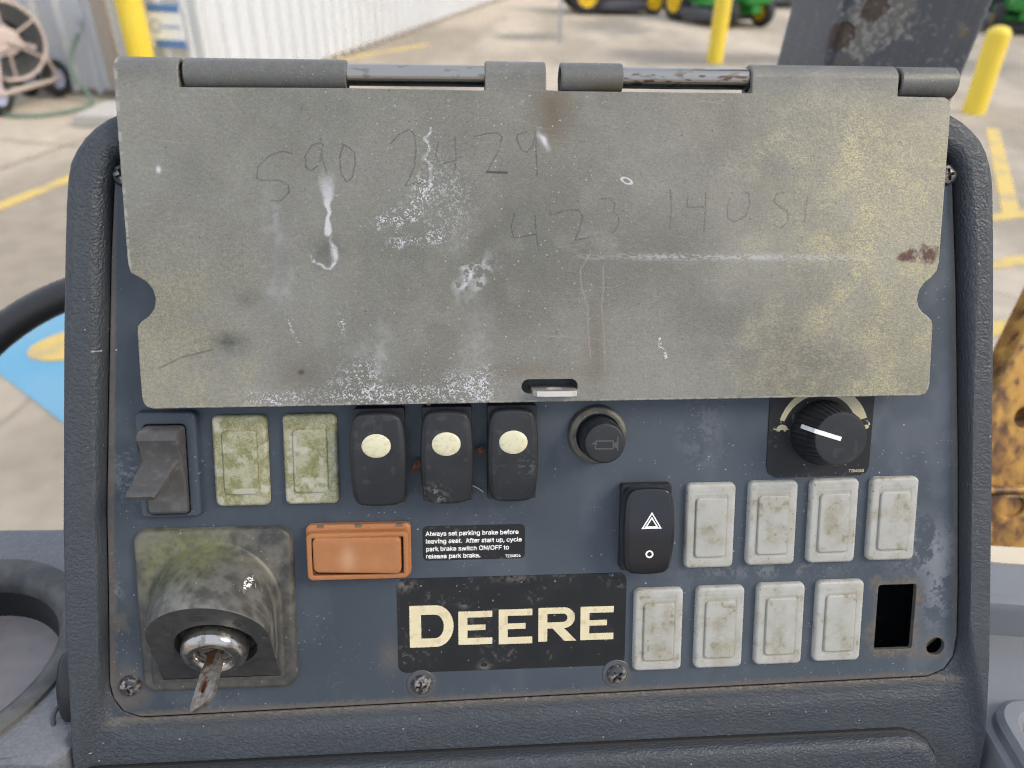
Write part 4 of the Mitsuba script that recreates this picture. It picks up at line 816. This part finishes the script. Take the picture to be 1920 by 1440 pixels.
# sign by the corner
labels['wall_sign'] = {'label': 'small white sign with blue bands on the wall beside the yellow bollard', 'category': 'sign'}
so = KC + .30 * dL + .10 * nL; MSG = frame(np.r_[so, .74], np.r_[-dL, 0], [0, 0, 1], np.r_[nL, 0])
sgn = lambda g, a, b: extrude(g, a, b)
add('wall_sign__board', sgn(sg.Polygon(rrect(0, 0, .40, .40, .03)), 0, .008), 'm_white', False, MSG)
add('wall_sign__blue_band', sgn(sg.box(-.17, .125, .19, .20), .008, .011), 'm_blue_print', False, MSG); add('wall_sign__blue_band', sgn(sg.box(-.15, -.20, .20, -.125), .008, .011), 'm_blue_print', False, MSG)
add('wall_sign__emblem', sgn(sg.Point(-.11, -.0).buffer(.062).difference(sg.Point(-.11, 0).buffer(.045)), .008, .010), 'm_blue_print', False, MSG)
add('wall_sign__script', sgn(sg.LineString([(-.03 + i * .012, .018 * math.sin(i * 1.9) - .005) for i in range(17)]).buffer(.006), .008, .010), 'm_blue_print', False, MSG)
add('wall_sign__stake', tube([(0, .16, -.012), (0, .30, -.012)], .008, 8), 'm_galv', 40, MSG); add('wall_sign__stake', tube([(.04, -.2, -.012), (.04, -.74, -.012)], .008, 8), 'm_galv', 40, MSG)

# bollards
def bollard(x, y, h, r, lab):
    add('bollard', revolve(x, y, [(r, 0), (r, h - r * .7)] + [(r * math.cos(a), h - r * .7 + r * .7 * math.sin(a)) for a in np.linspace(.1, 1.5, 8)], 32, False, True), 'm_yellow', 40, W, lab, 'bollard', 'yellow bollards on the lot')
bollard(-3.80, 8.10, 1.5, .125, 'tall yellow bollard beside the brown downspout')
bollard(2.83, 11.6, .93, .115, 'yellow bollard in front of the parked mowers, left of the roll bar post')
bollard(4.93, 8.45, .86, .115, 'yellow bollard right of the roll bar post')
add('sign_post', cat(box(.648, .700, 13.33, 13.345, 0, 2.4), box(.668, .68, 13.345, 13.37, 0, 2.4)), 'm_galv', False, W, 'thin galvanised sign post standing on the concrete', 'post')

# hose reel cart
labels['hose_reel_cart'] = {'label': 'pale tubular hose reel cart with black wheels beside the wall', 'category': 'hose reel'}
MC = frame([-5.13, 7.99, 0], [.995, -.10, 0], [.10, .995, 0], [0, 0, 1])   # x: towards the right, y: away
def wheel(M, r, w, key, hub='m_hub', rim=.52, tread='m_tyre'):
    p = [(r * rim, -w * .42), (r * .82, -w * .5), (r * .95, -w * .42), (r, -w * .2), (r, w * .2), (r * .95, w * .42), (r * .82, w * .5), (r * rim, w * .42)]
    add(key + '__tyre', revolve(0, 0, p, 32, False, False), tread, 40, M)
    add(key + '__rim', revolve(0, 0, [(.001, -w * .34), (r * rim * .4, -w * .36), (r * rim * .5, -w * .22), (r * rim * .9, -w * .24), (r * (rim + .02), -w * .40), (r * (rim + .02), w * .40), (r * rim * .9, w * .24), (r * rim * .5, w * .22), (r * rim * .4, w * .36), (.001, w * .34)], 32, True, True), hub, 40, M)
for y in (-.455, .455):
    for x in (.17, -.17):
        k = add('hose_reel_cart__wheel', None, None); wheel(MC @ frame([x, y, .19], [0, 1, 0], [0, 0, 1], [1, 0, 0]), .19, .075, k)
tb = lambda *p: tube(smooth_path(p, 24) if len(p) > 2 else np.array(p, float), .024, 10)
add('hose_reel_cart__frame', cat(*[cat(tb((x, -.455, .19), (x, .455, .19)), tb((x, .455, .19), (x * .9, .30, .55), (x * .8, .16, .95), (x * .8, .10, 1.18)), tb((x, -.455, .19), (x * .9, -.30, .55), (x * .8, -.2, .95), (x * .8, -.18, 1.18)), tb((x * .9, -.30, .55), (x * .9, .30, .62))) for x in (-.2, .2)]), 'm_cart', 50, MC)
add('hose_reel_cart__tray', cat(box(-.24, .24, -.32, .30, 1.12, 1.22), box(-.24, .24, -.32, .30, 1.24, 1.26)), 'm_brown', False, MC)
MR = MC @ frame([0.02, 0, .62], [.55, .83, 0], [0, 0, 1], [.83, -.55, 0])
add('hose_reel_cart__hose_coil', cat(*[moved(torus(R, .024, 48, 8), trimesh.transformations.translation_matrix([0, 0, z])) for R in (.20, .245, .29, .325) for z in np.linspace(-.12, .12, 6)]), 'm_coil', 60, MR)
for z in (.155, -.155):
    add('hose_reel_cart__reel_flange', cat(moved(torus(.355, .018, 56, 10), trimesh.transformations.translation_matrix([0, 0, z])), *[tube([(.05 * math.cos(a), .05 * math.sin(a), z), (.355 * math.cos(a), .355 * math.sin(a), z)], .012, 8) for a in np.arange(6) * math.pi / 3 + .5], moved(revolve(0, 0, [(.13, -.02), (.13, .02), (.09, .035), (.02, .04)], 32), trimesh.transformations.translation_matrix([0, 0, z]))), 'm_cart', 50, MR)
add('hose_reel_cart__crank', cat(tube([(0, 0, .17), (.0, 0, .24), (.16, -.05, .25)], .016, 8), tube([(.16, -.05, .25), (.16, -.05, .36)], .022, 8)), 'm_cart', 50, MR)

# parked mowers
def mower(x, y, rot, lab, s=1.0):
    k = add('riding_mower', None, None, label=lab, cat='lawn mower', group='mowers parked beyond the bollards'); c, sn = math.cos(math.radians(rot)), math.sin(math.radians(rot))
    M = frame([x, y, 0], [c, sn, 0], [-sn, c, 0], [0, 0, 1], s)       # x: forwards
    for wx_, wy_, r, w in ((-.62, .42, .34, .24), (-.62, -.42, .34, .24), (.72, .40, .24, .17), (.72, -.40, .24, .17)):
        kk = add(k + '__wheel', None, None); wheel(M @ frame([wx_, wy_, r], [1, 0, 0], [0, 0, 1], [0, -1, 0]), r, w, kk, 'm_rim', .6)
    hood_ = trimesh.convex.convex_hull(np.vstack([bbox(.25, 1.05, -.27, .27, .38, .62, .05).vertices, bbox(.22, .8, -.22, .22, .62, .92, .06).vertices]))
    add(k + '__hood', hood_, 'm_green', 30, M)
    add(k + '__fender_deck', cat(bbox(-1.0, -.2, -.52, .52, .56, .66, .04), bbox(-.25, .35, -.45, .45, .30, .36, .02), bbox(-.95, -.2, -.3, .3, .3, .58, .04)), 'm_green', 30, M)
    add(k + '__axle', cat(tube([(.72, -.42, .25), (.72, .42, .25)], .04, 10), bbox(.3, 1.0, -.1, .1, .24, .4, .02)), 'm_green', 30, M)
    add(k + '__cutting_deck', loft([at(rrect(.08, 0, a, b, .2, 6), z) for a, b, z in ((1.0, 1.25, .10), (1.0, 1.25, .20), (.92, 1.15, .26), (.5, .6, .29))], True, True), 'm_deck', 40, M)
    add(k + '__seat', cat(bbox(-.72, -.28, -.24, .24, .68, .80, .05), bbox(-.80, -.68, -.24, .24, .78, 1.12, .05)), 'm_rim', 30, M)
    add(k + '__steering_wheel', cat(moved(torus(.17, .016, 32, 8), frame([.08, 0, 1.0], [.9, 0, .4], [0, 1, 0], [-.4, 0, .9])), tube([(.08, 0, 1.0), (.24, 0, .8)], .02, 8)), 'm_tyre', 40, M)
mower(2.05, 18.3, 8, 'green riding mower behind the thin sign post', 1.1)
mower(3.95, 16.6, -62, 'green riding mower behind the middle yellow bollard', 1.1)
mower(6.1, 20.6, 10, 'green riding mower partly hidden by the roll bar post', 1.1)
mower(9.75, 16.2, 245, 'green riding mower behind the right hand yellow bollard', 1.1)
